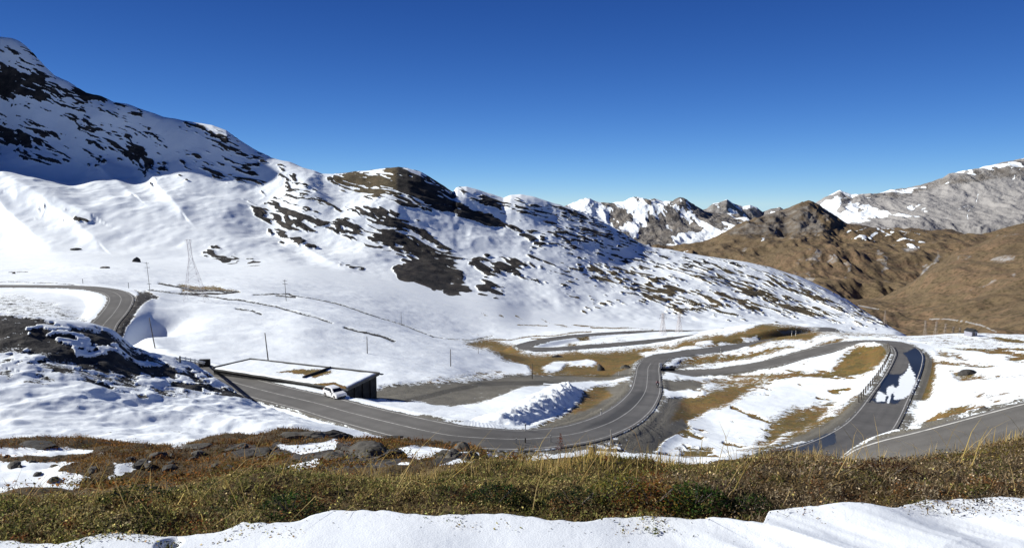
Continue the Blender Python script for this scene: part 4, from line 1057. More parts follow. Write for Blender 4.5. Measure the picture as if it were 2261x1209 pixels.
# ------------------------------------------------------------------ ploughed heap of snow inside the bend
path = np.array([ground_at(*p)[:2] for p in [(1080,936),(1110,930),(1150,915),(1190,898),(1222,880),(1245,862),(1255,850)]])
d = np.concatenate([[0], np.cumsum(np.linalg.norm(np.diff(path, axis=0), axis=1))])
L = np.linspace(0, d[-1], 150)
cx = np.interp(L, d, path[:, 0]); cy = np.interp(L, d, path[:, 1])
kk = np.hanning(21); kk /= kk.sum()
cx = np.convolve(np.pad(cx, 10, mode='edge'), kk, 'valid'); cy = np.convolve(np.pad(cy, 10, mode='edge'), kk, 'valid')
tx = np.gradient(cx); ty = np.gradient(cy); n_ = np.hypot(tx, ty); tx /= n_; ty /= n_
ws = np.linspace(-1, 1, 64)
half = 6.2
HX = cx[:, None] + ty[:, None] * ws * half; HY = cy[:, None] - tx[:, None] * ws * half
base_z = np.array([[land_z(x, y) for x, y in zip(r1, r2)] for r1, r2 in zip(HX[::6], HY[::6])])
base_z = np.array([np.interp(L, L[::6], base_z[:, k]) for k in range(len(ws))]).T
endf = sstep(0, 0.10, L / L[-1]) * (1 - sstep(0.88, 1, L / L[-1]))
prof = np.where(ws > 0.12, sstep(1.0, 0.12, ws), np.exp(-((ws - 0.12) / 0.52)**2) * sstep(-1, -0.6, ws))
prof = 1 - sstep(0.0, 1.0, np.where(ws > 0.1, (ws - 0.1) / 0.72, (0.1 - ws) / 1.02))
lump = fbm(HX/1.5, HY/1.5, 0*HX, 4, 221); lump2 = fbm(HX/0.5, HY/0.5, 0*HX, 3, 222, ridged=True)
hgt = (endf[:, None] * prof[None]) * (1.45 + (lump - 0.5) * 1.1) + (lump - 0.5) * 0.9 * prof[None] ** 0.5 * endf[:, None] + (lump2 - 0.5) * 0.42 * (prof[None] * endf[:, None]) ** 0.4
HZ = base_z + hgt - 0.22
hm = Cover(HX, HY, HZ)
hm.ch[..., 0] = np.clip(0.58 * sstep(0.60, 0.7, fbm(HX/0.8, HY/0.8, HZ/0.8, 4, 223)) * sstep(0.2, 0.5, ws)[None] + 0.9 * sstep(0.72, 0.86, ws)[None] * (endf[:, None] > 0.3), 0, 1)
hm.ch[..., 2] = 0.8
tag(grid_mesh('snow_heap', HX[:, ::-1], HY[:, ::-1], HZ[:, ::-1], M_ground, {'mask': hm.ch[:, ::-1]}), 'ridge of dirty ploughed snow piled inside the bend between road and lay-by', 'snow heap')

# ------------------------------------------------------------------ poles
def pole(u, vb, vt, label, Yb=None, lean=None, cross=False, r=0.13, mat=M_wood, ut=None):
    base = ground_at(u, vb) if Yb is None else P(u, vb, Yb)
    base[2] = land_z(base[0], base[1]) if Yb is None else base[2]
    h = (vb - vt) * base[1] / F * 1.01
    dx = 0.0 if ut is None else (ut - u) * base[1] / F
    o = thing('utility_pole', label, 'pole', tuple(base), 0, 'poles standing in the snow')
    MB().tube((0, 0, -0.5), (dx, 0, h), r, r * 0.7).build('mast', mat, o, smooth=True)
    m_ = MB()
    if cross:
        for hh, l in ((0.95, 1.5), (0.80, 2.0), (0.22, 1.6)): MB().box((dx * hh, 0, h * hh), (l, 0.12, 0.12)).build('cross_arm', mat, o)
        for l in (-0.6, 0.0, 0.6): MB().tube((dx*0.95 + l, 0, h * 0.95 + 0.06), (dx*0.95 + l, 0, h * 0.95 + 0.3), 0.06).build('insulator', M_steel, o)
    else:
        m_.tube((dx, 0, h), (dx, 0, h + 0.12), r * 0.9, r * 0.2).build('cap', M_dark, o)
    return o
pole(343, 768, 700, 'leaning grey pole beside the shaded snow patch right of the upper bend', ut=333)
pole(592, 790, 734, 'tall grey pole standing just behind the shelter roof', Yb=131, ut=587)
pole(811, 780, 742, 'slim pole on the snow slope between the shelter pole and the dome edge')
pole(886, 718, 688, 'faint thin pole on the crest of the snow dome', r=0.10)
pole(995, 808, 770, 'pole near the foot of the dome above the gravel lay-by')
pole(1056, 780, 758, 'short thin pole where the snow dome meets the olive turf', r=0.09)
pole(1175, 836, 802, 'grey pole at the end of the snow beside the brown turf patch')
pole(632, 664, 617, 'pole with cross arms standing on the dark crescent of ground on the dome', cross=True, ut=630)
pole(331, 640, 578, 'thin pole behind the upper road bend, left of the lattice pylon', cross=True, r=0.10, ut=327)
# ------------------------------------------------------------------ lattice pylons
def pylon(name, base, h, w0, w1, label, mat, bays=8, arms=((0.72, 3.0), (0.84, 3.6), (0.96, 2.6)), t_=0.07, group=None, rz=0.3, lean=0.0, cat='pylon'):
    o = thing(name, label, cat, tuple(base), rz, group)
    cs = [(-1,-1),(1,-1),(1,1),(-1,1)]
    hw_ = lambda f: (w0 + (w1 - w0) * min(1, f / 0.7)) / 2
    pt = lambda c, f: (c[0] * hw_(f) + lean * f, c[1] * hw_(f), h * f)
    for c in cs:
        l = MB(); l.tube((c[0]*w0/2, c[1]*w0/2, -0.8), pt(c, 0.7), t_ * 1.5, n=5); l.tube(pt(c, 0.7), pt(c, 1.0), t_ * 1.2, n=5); l.build('leg', mat, o)
    br = MB(); fs = [0.0] + [1 - (1 - k / bays) ** 1.0 for k in range(1, bays + 1)]
    for f0, f1 in zip(fs[:-1], fs[1:]):
        for i in range(4):
            c, e_ = cs[i], cs[(i+1) % 4]
            br.tube(pt(c, f0), pt(e_, f1), t_ * 0.8, n=4, caps=False); br.tube(pt(e_, f0), pt(c, f1), t_ * 0.8, n=4, caps=False)
            br.tube(pt(c, f1), pt(e_, f1), t_ * 0.8, n=4, caps=False)
    br.build('bracing', mat, o)
    for f, l in arms:
        a = MB()
        for sg in (-1, 1):
            for c in (-1, 1): a.tube((lean*f, c * hw_(f), h * f), (sg * l + lean*f, 0, h * f + 0.1), t_, n=4)
            a.tube((lean*f, 0, h * min(1, f + 0.04)), (sg * l + lean*f, 0, h * f + 0.1), t_, n=4)
        ar = a.build('cross_arm', mat, o)
        for sg in (-1, 1): MB().tube((sg * l + lean*f, 0, h * f + 0.1), (sg * l + lean*f, 0, h * f - 0.9), t_ * 0.9, n=5).build('insulator', M_dark, ar)
    return o
M_pyl = simple('pale_pylon_steel', (0.55, 0.51, 0.50), 0.7, 0.2, 1.0)
M_pyl2 = simple('brownish_pylon_steel', (0.30, 0.25, 0.205), 0.8, 0.2, 1.0)
pb = ground_at(433, 664); pb[2] = land_z(pb[0], pb[1])
pylon('lattice_pylon', pb, 137 * pb[1] / F, 7.4, 1.1, 'tall lattice pylon on the snow beside the upper road', M_pyl, bays=9, arms=((0.985, 1.1),), t_=0.036, rz=0.25, lean=-1.6)
far_g = 'far pylons beyond the plateau'
for (u, vb, vt, Y, w0, lab) in [(1463, 741, 690, 360, 3.2, 'faint pylon beside the far road behind the brown mound, left one of a pair'),
                                (1499, 738, 694, 380, 3.2, 'faint pylon beside the far road behind the brown mound, right one of a pair')]:
    p = P(u, vb, Y); p[2] = land_z(p[0], p[1])
    pylon('lattice_pylon', p, (vb - vt) * Y / F, w0, 1.0, lab, M_pyl, bays=6, arms=((0.8, 2.2), (0.94, 1.6)), t_=0.07)
for i, (u, vb, vt, Y, lean, lab) in enumerate([
        (1953, 704, 685, 760, 0.0, 'small pale pylon on the brown slope just right of the snowy hill tail'),
        (2042, 742, 706, 540, -0.8, 'leftmost pale pylon of the cluster at the far edge of the plateau'),
        (2063, 740, 708, 545, 1.2, 'second pale pylon from the left in the cluster beyond the plateau'),
        (2083, 740, 713, 550, 1.5, 'middle leaning pylon in the cluster beyond the plateau'),
        (2102, 740, 720, 550, 0.6, 'short pylon right of the middle in the cluster beyond the plateau'),
        (2118, 741, 722, 550, -0.3, 'rightmost and lowest pylon in the cluster beyond the plateau')]):
    p = P(u, vb + 14, Y)
    pylon('lattice_pylon', p, (vb + 14 - vt) * Y / F, 3.4, 0.9, lab, M_pyl2, bays=6, arms=((0.74, 2.6), (0.95, 1.8)), t_=0.07, group=far_g, lean=lean)
# grey hut on the plateau edge
p = ground_at(2143, 741); p[2] = land_z(p[0], p[1])
hut = thing('hut', 'tiny grey hut with pitched roof at the far edge of the snowy plateau', 'hut', tuple(p), 0.3)
M_hut = simple('grey_render', (0.26, 0.26, 0.30), 0.8, 0.15, 1.0)
MB().box((0, 0, 0.6), (2.4, 2.6, 2.0)).build('wall', M_hut, hut)
MB().prism([(-1.45, 1.603), (1.45, 1.603), (0, 2.5)], -1.45, 1.45).build('roof', M_dark, hut)
MB().box((-0.3, -1.315, 0.55), (0.8, 0.03, 1.7)).build('door', M_wood, hut)
for u, vb, r_, lab in [(2165, 741, 0.5, 'small pale rock right of the grey hut'), ]:
    pass

# ------------------------------------------------------------------ road posts
M_blk = simple('black_plastic', (0.02, 0.02, 0.02), 0.5, 0.1, 4)
def road_post(u, vb, h, label, mat=M_white, band=True, group='delineator posts along the road'):
    p = ground_at(u, vb); p[2] = land_z(p[0], p[1])
    o = thing('road_post', label, 'road post', tuple(p), 0, group)
    MB().box((0, 0, h/2 - 0.1), (0.14, 0.12, h + 0.2)).build('post', mat, o)
    if band:
        bd = MB().box((0, 0, h * 0.82), (0.152, 0.132, h * 0.16)).build('band', M_blk, o)
    MB().box((0, 0, h + 0.03), (0.146, 0.126, 0.05), taper=0.5).build('top', mat, o)
    return o
M_dim = simple('dull_grey_post', (0.28, 0.27, 0.25), 0.7, 0.2, 4)
road_post(1327, 918, 1.1, 'bright white post on the gravel inside the bend')
road_post(1349, 977, 1.6, 'tall grey snow stake on the outer edge of the bend', M_dim, False)
road_post(1160, 952, 1.0, 'pale post at the foot of the ploughed snow heap')
road_post(1160, 986, 1.0, 'stubby dark post on the near edge of the road', M_blk, False)
road_post(1140, 988, 1.1, 'pale thin stake on the near road edge left of the dark post', M_dim, False)
road_post(1216, 985, 1.3, 'grey stake on the near road edge right of the dark post', M_dim, False)
road_post(1366, 828, 1.0, 'white post where the lay-by meets the road')
road_post(183, 626, 2.0, 'small dark post at the top of the upper road', M_blk, False)
road_post(284, 636, 2.2, 'dark post at the head of the upper road bend', M_blk, False)
road_post(1748, 742, 2.0, 'left one of two pale posts below the brown mound')
road_post(1757, 741, 2.0, 'right one of two pale posts below the brown mound')
road_post(1591, 784, 2.4, 'white post beside the road under the brown mound')
# slab and marker at the mouth of the lower road
p = ground_at(1466, 818); p[2] = land_z(p[0], p[1])
o = thing('roadside_marker', 'white marker board with a dark slab for its shadow where the two roads meet', 'marker', tuple(p), 0.1)
MB().box((0.9, 0, 0.3), (5.0, 0.7, 1.0)).build('shadow_slab', M_stone, o)  # dark slab standing in for the board's cast shadow
MB().box((-1.2, -0.1, 1.7), (0.9, 0.12, 1.8)).build('board', M_white, o)
MB().box((-1.2, 0.04, 1.6), (0.12, 0.12, 2.2)).build('post', M_dim, o)
# guard fence on the inner side of the hairpin
c_, w_r = ROADS['upper']
i0 = idx_at(c_, 1988, 768, 186); i1 = idx_at(c_, 1950, 900, 120)
d_ = np.gradient(c_[:, :2], axis=0); d_ /= np.linalg.norm(d_, axis=1)[:, None]
nr_ = np.stack([d_[:, 1], -d_[:, 0]], -1)
seg = np.arange(min(i0, i1), max(i0, i1), 6)
fo = 4.4
fp = np.array([[c_[k, 0] + nr_[k, 0]*fo, c_[k, 1] + nr_[k, 1]*fo, c_[k, 2]] for k in seg])
org = fp[0]
gf = thing('guard_fence', 'row of dark wooden fence posts with a thin rail along the hairpin', 'fence', tuple(org))
for q in fp:
    q = q - org
    MB().box((q[0], q[1], q[2] + 0.35), (0.2, 0.2, 1.9)).build('post', M_wood, gf)
for hz in (0.95,):
    rv = []
    for q in fp:
        q = q - org; rv += [(q[0], q[1], q[2] + hz), (q[0] + 0.05, q[1] + 0.05, q[2] + hz), (q[0] + 0.05, q[1] + 0.05, q[2] + hz + 0.14), (q[0], q[1], q[2] + hz + 0.14)]
    rf = []
    for k in range(len(fp) - 1):
        for e_ in range(4): rf.append((4*k + e_, 4*k + (e_+1) % 4, 4*k + 4 + (e_+1) % 4, 4*k + 4 + e_))
    MB().add(rv, rf).build('rail', M_wood, gf)
# guardrail at the left end of the shelter
a = ground_at(398, 800); b2 = ground_at(455, 808)
a[2] = land_z(a[0], a[1]); b2[2] = land_z(b2[0], b2[1])
gr = thing('guardrail', 'short pale guardrail ending in a dark block by the road left of the shelter', 'guardrail', tuple(a))
dv = b2 - a
for f in np.linspace(0, 1, 7): MB().box(tuple(dv * f + [0, 0, 0.3]), (0.14, 0.14, 1.3)).build('post', M_dark, gr)
MB().tube(tuple([0, 0, 0.75]), tuple(dv + [0, 0, 0.75]), 0.14, n=6).build('rail', M_white, gr)
MB().tube(tuple([0, 0, 0.45]), tuple(dv + [0, 0, 0.45]), 0.09, n=6).build('rail', M_white, gr)
MB().box(tuple(dv * 0.94 + [0, 0, 0.55]), (1.9, 0.6, 1.5), 0.1).build('end_block', M_stone, gr)

# ------------------------------------------------------------------ white car at the road side
def make_car(loc, rz):
    o = thing('parked_car', 'white hatchback parked on the road shoulder below the shelter', 'car', loc, rz)
    # x forward, length 4.1
    prof = [(-2.03, 0.42), (-2.06, 0.78), (-1.92, 1.02), (-1.55, 1.42), (-1.2, 1.50), (0.05, 1.50), (0.42, 1.40), (1.02, 1.00), (1.75, 0.86), (2.02, 0.70), (2.05, 0.36), (1.6, 0.26), (-1.6, 0.26)]
    n = len(prof); rows = []
    for y, k in ((-0.84, 0.0), (-0.86, 1.0), (0.86, 1.0), (0.84, 0.0)): pass
    vs = []
    ys = [(-1, 0.84), (1, 0.84)]
    mb = MB()
    ring = []
    for fy in (-1.0, -0.86, 0.86, 1.0):
        rg = []
        for x, z in prof:
            roofk = max(0.0, (z - 0.95) / 0.55)
            half_ = 0.86 - 0.20 * roofk
            sh_ = 1.0 if abs(fy) < 0.9 else 0.97
            rg.append((x * sh_, fy * half_, 0.26 + (z - 0.26) * (1.0 if abs(fy) < 0.9 else 0.965)))
        ring.append(rg)
    vv_ = [p for rg in ring for p in rg]
    fs = []
    for r_ in range(3):
        for i in range(n): fs.append((r_*n + i, r_*n + (i+1) % n, (r_+1)*n + (i+1) % n, (r_+1)*n + i))
    fs += [tuple(range(n-1, -1, -1)), tuple(range(3*n, 4*n))]
    mb.add(vv_, fs).build('body', M_carw, o, smooth=False)
    def pane(pts, name, mat, th_=0.012):
        m_ = MB(); m_.add(pts, [tuple(range(len(pts)))]); return m_.build(name, mat, o)
    for sg in (-1, 1):
        y = lambda z: sg * (0.86 - 0.20 * max(0, (z - 0.95) / 0.55) + 0.012)
        pane([(x, y(z), z) for x, z in [(-1.62, 1.04), (-1.42, 1.34), (-0.72, 1.41), (-0.72, 1.04)]], 'side_window', M_glass)
        pane([(x, y(z), z) for x, z in [(-0.64, 1.04), (-0.64, 1.41), (0.02, 1.41), (0.60, 1.04)]], 'side_window', M_glass)
        d_ = MB(); d_.box((-0.02, sg * 0.868, 0.68), (1.05, 0.03, 0.56)); dr = d_.build('door', M_carw, o, bevel=0.01)
        MB().box((-0.4, sg * 0.893, 0.86), (0.18, 0.025, 0.035)).build('handle', M_dark, dr)
        MB().box((0.52, sg * 0.98, 1.04), (0.10, 0.20, 0.14)).build('mirror', M_dark, o, bevel=0.02)
        MB().box((1.94, sg * 0.62, 0.70), (0.16, 0.36, 0.15)).build('headlight', M_lamp, o, bevel=0.03)
        MB().box((-2.0, sg * 0.66, 0.86), (0.14, 0.26, 0.30)).build('taillight', M_red, o, bevel=0.03)
        for x in (-1.26, 1.28):
            w2 = MB(); w2.tube((x, sg * 0.66, 0.31), (x, sg * 0.885, 0.31), 0.31, n=20); wh = w2.build('wheel', M_rubber, o)
            MB().tube((x, sg * 0.86, 0.31), (x, sg * 0.895, 0.31), 0.19, n=12).build('rim', M_steel, wh)
    pane([(1.03, -0.74, 1.02), (1.03, 0.74, 1.02), (0.47, 0.62, 1.412), (0.47, -0.62, 1.412)], 'windscreen', M_glass)
    pane([(-1.94, -0.72, 1.05), (-1.94, 0.72, 1.05), (-1.60, 0.62, 1.41), (-1.60, -0.62, 1.41)], 'rear_window', M_glass)
    MB().box((2.04, 0, 0.42), (0.08, 1.3, 0.18)).build('bumper', M_dark, o, bevel=0.02)
    return o
ci = idx_at(ROADS['main'][0], 690, 887, 93)
rc_ = ROADS['main'][0]
tg = rc_[ci + 4, :2] - rc_[ci - 4, :2]; tg /= np.linalg.norm(tg)
lft = np.array([-tg[1], tg[0]])
cp = rc_[ci, :2] + lft * 3.6
carz = rc_[ci, 2] + 0.02
make_car((cp[0], cp[1], carz), math.atan2(tg[1], tg[0]))

# ------------------------------------------------------------------ motorcycle and rider
mi = idx_at(ROADS['main'][0], 1429, 866, 163)
tg = rc_[mi + 4, :2] - rc_[mi - 4, :2]; tg /= np.linalg.norm(tg); lft = np.array([-tg[1], tg[0]])
mp = rc_[mi, :2] - lft * 2.7
mz_ = rc_[mi, 2] + 0.01
hd = math.atan2(-tg[1], -tg[0])
mo = thing('motorcycle', 'dark touring motorcycle coming down the straight after the bend', 'motorcycle', (mp[0], mp[1], mz_), hd)
for x in (-0.72, 0.74):
    w2 = MB(); w2.tube((x, -0.07, 0.31), (x, 0.07, 0.31), 0.31, n=18); wh = w2.build('wheel', M_rubber, mo)
    MB().tube((x, -0.08, 0.31), (x, 0.08, 0.31), 0.18, n=12).build('rim', M_steel, wh)
bd = MB(); bd.prism([(-0.35, 0.30), (0.35, 0.30), (0.55, 0.75), (0.30, 1.0), (-0.1, 0.82), (-0.35, 0.72)], -0.17, 0.17); bd.build('body', M_dark, mo, bevel=0.04)
MB().box((-0.42, 0, 0.82), (0.75, 0.28, 0.12)).build('seat', M_rubber, mo, bevel=0.03)
for sg in (-1, 1): MB().tube((0.74, sg*0.1, 0.31), (0.48, sg*0.1, 1.0), 0.035).build('fork', M_steel, mo)
MB().tube((0.40, -0.38, 1.08), (0.40, 0.38, 1.08), 0.025).build('handlebar', M_dark, mo)
MB().box((0.62, 0, 0.92), (0.14, 0.24, 0.2)).build('headlight', M_lamp, mo, bevel=0.04)
for sg in (-1, 1): MB().box((-0.72, sg * 0.33, 0.68), (0.5, 0.22, 0.38)).build('pannier', M_dark, mo, bevel=0.03)
def skin_body(name, joints, bones, rad, mat, parent=None, levels=2):
    me = bpy.data.meshes.new(name); ks = list(joints)
    me.from_pydata([joints[k] for k in ks], [(ks.index(a), ks.index(b3)) for a, b3 in bones], []); me.update()
    o = bpy.data.objects.new(name, me); COL.objects.link(o)
    md = o.modifiers.new('skin', 'SKIN'); md.use_smooth_shade = True
    sv = me.skin_vertices[0].data
    for i, k in enumerate(ks):
        sv[i].radius = rad[k]; sv[i].use_root = (i == 0)
    s2 = o.modifiers.new('sub', 'SUBSURF'); s2.levels = levels; s2.render_levels = levels
    me.materials.append(mat)
    if parent: o.parent = parent
    return o
M_jacket = simple('rider_jacket', (0.30, 0.16, 0.17), 0.8, 0.15, 8)
M_trous = simple('rider_trousers', (0.03, 0.03, 0.035), 0.85, 0.2, 8)
rd = thing('person', 'person in a dull red jacket, dark trousers and helmet riding the motorcycle', 'person', (mp[0], mp[1], mz_), hd)
J = {'pel': (-0.30, 0, 0.98), 'chest': (-0.16, 0, 1.28), 'neck': (-0.06, 0, 1.48), 'head': (-0.02, 0, 1.58), 'crown': (-0.02, 0, 1.70)}
RAD = {'pel': (0.17, 0.15), 'chest': (0.19, 0.15), 'neck': (0.07, 0.07), 'head': (0.10, 0.10), 'crown': (0.08, 0.08)}
BN = [('pel', 'chest'), ('chest', 'neck'), ('neck', 'head'), ('head', 'crown')]
for sg, t_ in ((-1, 'l'), (1, 'r')):
    J.update({t_+'sh': (-0.10, sg*0.21, 1.40), t_+'el': (0.12, sg*0.36, 1.18), t_+'wr': (0.36, sg*0.33, 1.10), t_+'hip': (-0.26, sg*0.12, 0.92), t_+'kn': (0.14, sg*0.26, 0.72), t_+'an': (-0.08, sg*0.24, 0.34), t_+'to': (0.10, sg*0.25, 0.28)})
    RAD.update({t_+'sh': (0.075,)*2, t_+'el': (0.055,)*2, t_+'wr': (0.042,)*2, t_+'hip': (0.10,)*2, t_+'kn': (0.075,)*2, t_+'an': (0.055,)*2, t_+'to': (0.045,)*2})
    BN += [('chest', t_+'sh'), (t_+'sh', t_+'el'), (t_+'el', t_+'wr'), ('pel', t_+'hip'), (t_+'hip', t_+'kn'), (t_+'kn', t_+'an'), (t_+'an', t_+'to')]
skin_body('body', J, BN, RAD, M_trous, rd)
JJ = {k: J[k] for k in ('pel', 'chest', 'lsh', 'lel', 'lwr', 'rsh', 'rel', 'rwr')}
RJ = {k: tuple(x * 1.12 + 0.012 for x in RAD[k]) for k in JJ}
skin_body('jacket', JJ, [('pel', 'chest'), ('chest', 'lsh'), ('lsh', 'lel'), ('lel', 'lwr'), ('chest', 'rsh'), ('rsh', 'rel'), ('rel', 'rwr')], RJ, M_jacket, rd)
bm = bmesh.new(); bmesh.ops.create_uvsphere(bm, u_segments=16, v_segments=10, radius=0.155)
me = bpy.data.meshes.new('helmet'); bm.to_mesh(me); bm.free(); me.materials.append(M_dark)
ho = bpy.data.objects.new('helmet', me); COL.objects.link(ho); ho.parent = rd; ho.location = (-0.02, 0, 1.64)

# ------------------------------------------------------------------ rocks
M_rockn = simple('lichened_rock', (0.085, 0.078, 0.066), 0.9, 0.6, 1.4, bump=0.08)
M_rockd = simple('dark_rock', (0.045, 0.042, 0.038), 0.9, 0.6, 0.8, bump=0.1)
def boulder(name, loc, dims, label, mat, seed, rz=0.0, group=None, cap=False, sub=4, angular=0.5):
    bm = bmesh.new(); bmesh.ops.create_icosphere(bm, subdivisions=sub, radius=1.0)
    co = np.array([v.co[:] for v in bm.verts])
    rnd = random.Random(seed)
    for k in range(9):                      # chop facets
        nrm = np.array([rnd.gauss(0, 1), rnd.gauss(0, 1), rnd.gauss(0, 0.8)]); nrm /= np.linalg.norm(nrm)
        lim = rnd.uniform(0.55, 0.85); dd = co @ nrm
        co -= np.outer(np.clip(dd - lim, 0, None) * 0.92, nrm)
    n_ = fbm(co[:, 0]*1.6 + seed, co[:, 1]*1.6, co[:, 2]*1.6, 4, seed) - 0.5
    n2_ = fbm(co[:, 0]*5 + seed, co[:, 1]*5, co[:, 2]*5, 3, seed + 3) - 0.5
    co *= (1 + n_ * 0.6 + n2_ * 0.14)[:, None]
    co *= np.array(dims) / 2
    for v, c in zip(bm.verts, co): v.co = c
    me = bpy.data.meshes.new(name); bm.to_mesh(me); bm.free(); me.materials.append(mat)
    o = bpy.data.objects.new(name, me); COL.objects.link(o)
    o.location = loc; o.rotation_euler = (0, 0, rz)
    return tag(o, label, 'rock', group)
def on_land(u, v, ymin=0): 
    p = ground_at(u, v, ymin); p[2] = land_z(p[0], p[1]); return p
def px(p): return p[1] / F
for (u, v, wpx, hpx, dep, label, mt, sd) in [
        (672, 968, 128, 44, 1.0, 'broad grey boulder on the crest of the brown hummock, dark on its right side', M_rockn, 3),
        (725, 964, 100, 30, 0.9, 'low dark rock slab touching the right end of the crest boulder', M_rockd, 4),
        (578, 1004, 80, 34, 0.9, 'dark rock in the brown turf left of the snow patch under the crest boulder', M_rockd, 5),
        (528, 992, 70, 22, 0.9, 'flat grey rock left of the dark rock on the brown slope', M_rockn, 6),
        (800, 1008, 170, 56, 0.9, 'long rugged grey outcrop below the road bend', M_rockn, 7),
        (745, 1016, 90, 44, 0.9, 'rounded grey rock at the left foot of the long outcrop', M_rockn, 8),
        (860, 1012, 90, 44, 0.9, 'dark lumpy rock at the right end of the long outcrop', M_rockd, 9),
        (868, 968, 70, 18, 0.9, 'low rock at the road side above the long outcrop', M_rockd, 10),
        (985, 1010, 90, 30, 0.9, 'brown rock with snow at its foot near the middle of the foreground', M_rockn, 11),
        (1040, 1018, 70, 36, 0.9, 'black shaded rock beside the snow gap at the grass edge', M_rockd, 12),
        (1010, 986, 60, 14, 0.9, 'thin dark rock at the snowy road margin', M_rockd, 13),
        (70, 984, 90, 10, 1.0, 'long low dark rock at the left edge under the snow slope', M_rockd, 14),
        (430, 988, 70, 16, 0.9, 'small grey rock at the turf edge left of the hummock', M_rockn, 16)]:
    p = on_land(u, v, 7.5)
    k = px(p)
    boulder('boulder', (p[0], p[1] + 0.1, p[2] - hpx * k * 0.2), (wpx * k, wpx * k * dep * 0.7, hpx * k * 1.25), label, mt, sd, sub=5)
rs = random.Random(5)
for i in range(60):
    u = rs.uniform(0, 1050); v = rs.uniform(990, 1075)
    p = on_land(u, v, 7.5)
    if p[1] > 27 or p[1] < 8: continue
    w = rs.uniform(0.12, 0.45)
    boulder('boulder', (p[0], p[1], p[2]), (w, w * 0.8, w * 0.6), 'small grey stone lying in the brown turf slope', rs.choice([M_rockn, M_rockd]), 40 + i, rs.uniform(0, 6), 'small stones in the brown turf', sub=2)
for (u, v, wpx, hpx, label, mt, sd) in [
        (300, 578, 20, 16, 'dark rock knob in the snowfield casting a long blue shadow', M_rockd, 21),
        (168, 551, 24, 8, 'little dark rock group at the foot of the left mountain', M_rockd, 22),
        (232, 592, 26, 6, 'flat grey rock poking from the snowfield left of the rock knob', M_rockn, 23),
        (30, 604, 9, 5, 'tiny rock in the snow above the upper road', M_rockd, 24),
        (1327, 818, 17, 26, 'dark upright boulder with a pale side next to the lay-by road', M_rockn, 31),
        (1382, 812, 26, 10, 'low rock with patchy snow between lay-by and road', M_rockn, 27),
        (1230, 788, 30, 6, 'dark stone row in the olive turf below the loop road', M_rockd, 28),
        (2140, 826, 46, 16, 'dark rock patch showing through the snow on the plateau', M_rockd, 29),
        (2175, 903, 30, 9, 'reddish brown boulder above the right hand road', M_rockn, 30)]:
    p = on_land(u, v); k = px(p)
    boulder('boulder', (p[0], p[1], p[2] - hpx * k * 0.1), (wpx * k, wpx * k * 0.8, hpx * k * 1.7), label, mt, sd, sub=3)
# ------------------------------------------------------------------ turf, grass and small plants in the foreground
m, nt, bs = new_mat('grass_blades'); b = NB(nt)
at = b.n('ShaderNodeAttribute', attribute_name='tint')
b.link(at.outputs['Color'], bs.inputs['Base Color'])
bs.inputs['Roughness'].default_value = 0.75; bs.inputs['Specular IOR Level'].default_value = 0.15
tr = b.n('ShaderNodeBsdfTranslucent'); b.link(at.outputs['Color'], tr.inputs[0])
mx = b.n('ShaderNodeMixShader'); mx.inputs[0].default_value = 0.45
out = nt.nodes['Material Output']
b.link(bs.outputs[0], mx.inputs[1]); b.link(tr.outputs[0], mx.inputs[2]); b.link(mx.outputs[0], out.inputs[0])
M_blade = m

def land_z_many(x, y):
    s = x / y
    j = np.clip(np.searchsorted(S, s), 1, len(S) - 1); t = (s - S[j-1]) / (S[j] - S[j-1])
    z = np.zeros(len(x)); R0 = KI[5]
    for a in range(0, len(x), 20000):
        sl_ = slice(a, a + 20000)
        yy = GY[:R0, j[sl_]-1] * (1-t[sl_]) + GY[:R0, j[sl_]] * t[sl_]
        zz = GZ[:R0, j[sl_]-1] * (1-t[sl_]) + GZ[:R0, j[sl_]] * t[sl_]
        k = np.clip((yy < y[sl_][None]).sum(0), 1, R0 - 1); c = np.arange(yy.shape[1])
        y0_, y1_ = yy[k-1, c], yy[k, c]; f = np.clip((y[sl_] - y0_) / (y1_ - y0_ + 1e-9), 0, 1)
        z[sl_] = zz[k-1, c] * (1-f) + zz[k, c] * f
    return z

def blades(name, x, y, h, w, lean, col, label, cat, bend=0.5, flat=0.0):
    n = len(x); z = land_z_many(x, y) - 0.01
    az = RNG.uniform(0, 2*np.pi, n)
    fx, fy = np.cos(az), np.sin(az)          # lean direction
    sx, sy = -fy, fx
    tips = []
    co = np.zeros((n, 5, 3)); c4 = np.zeros((n, 5, 4)); c4[..., 3] = 1
    for k, (f, ww) in enumerate(((0, 1), (0, -1), (0.55, 0.75), (0.55, -0.75), (1.0, 0))):
        lx = lean * h * (f ** (1 + bend)); hz = h * f * np.sqrt(np.clip(1 - (lean * f * 0.6) ** 2, 0.05, 1))
        co[:, k, 0] = x + fx * lx + sx * w * ww / 2
        co[:, k, 1] = y + fy * lx + sy * w * ww / 2
        co[:, k, 2] = z + hz
        c4[:, k, :3] = col * (0.9 + 0.2 * f)
    i = np.arange(n)[:, None] * 5
    faces = np.concatenate([i + 0, i + 1, i + 3, i + 2, i + 2, i + 3, i + 4], 1).ravel()
    o = raw_mesh(name, co.reshape(-1, 3), faces, np.tile([4, 3], n), M_blade, c4.reshape(-1, 4))
    return tag(o, label, cat, kind='stuff')

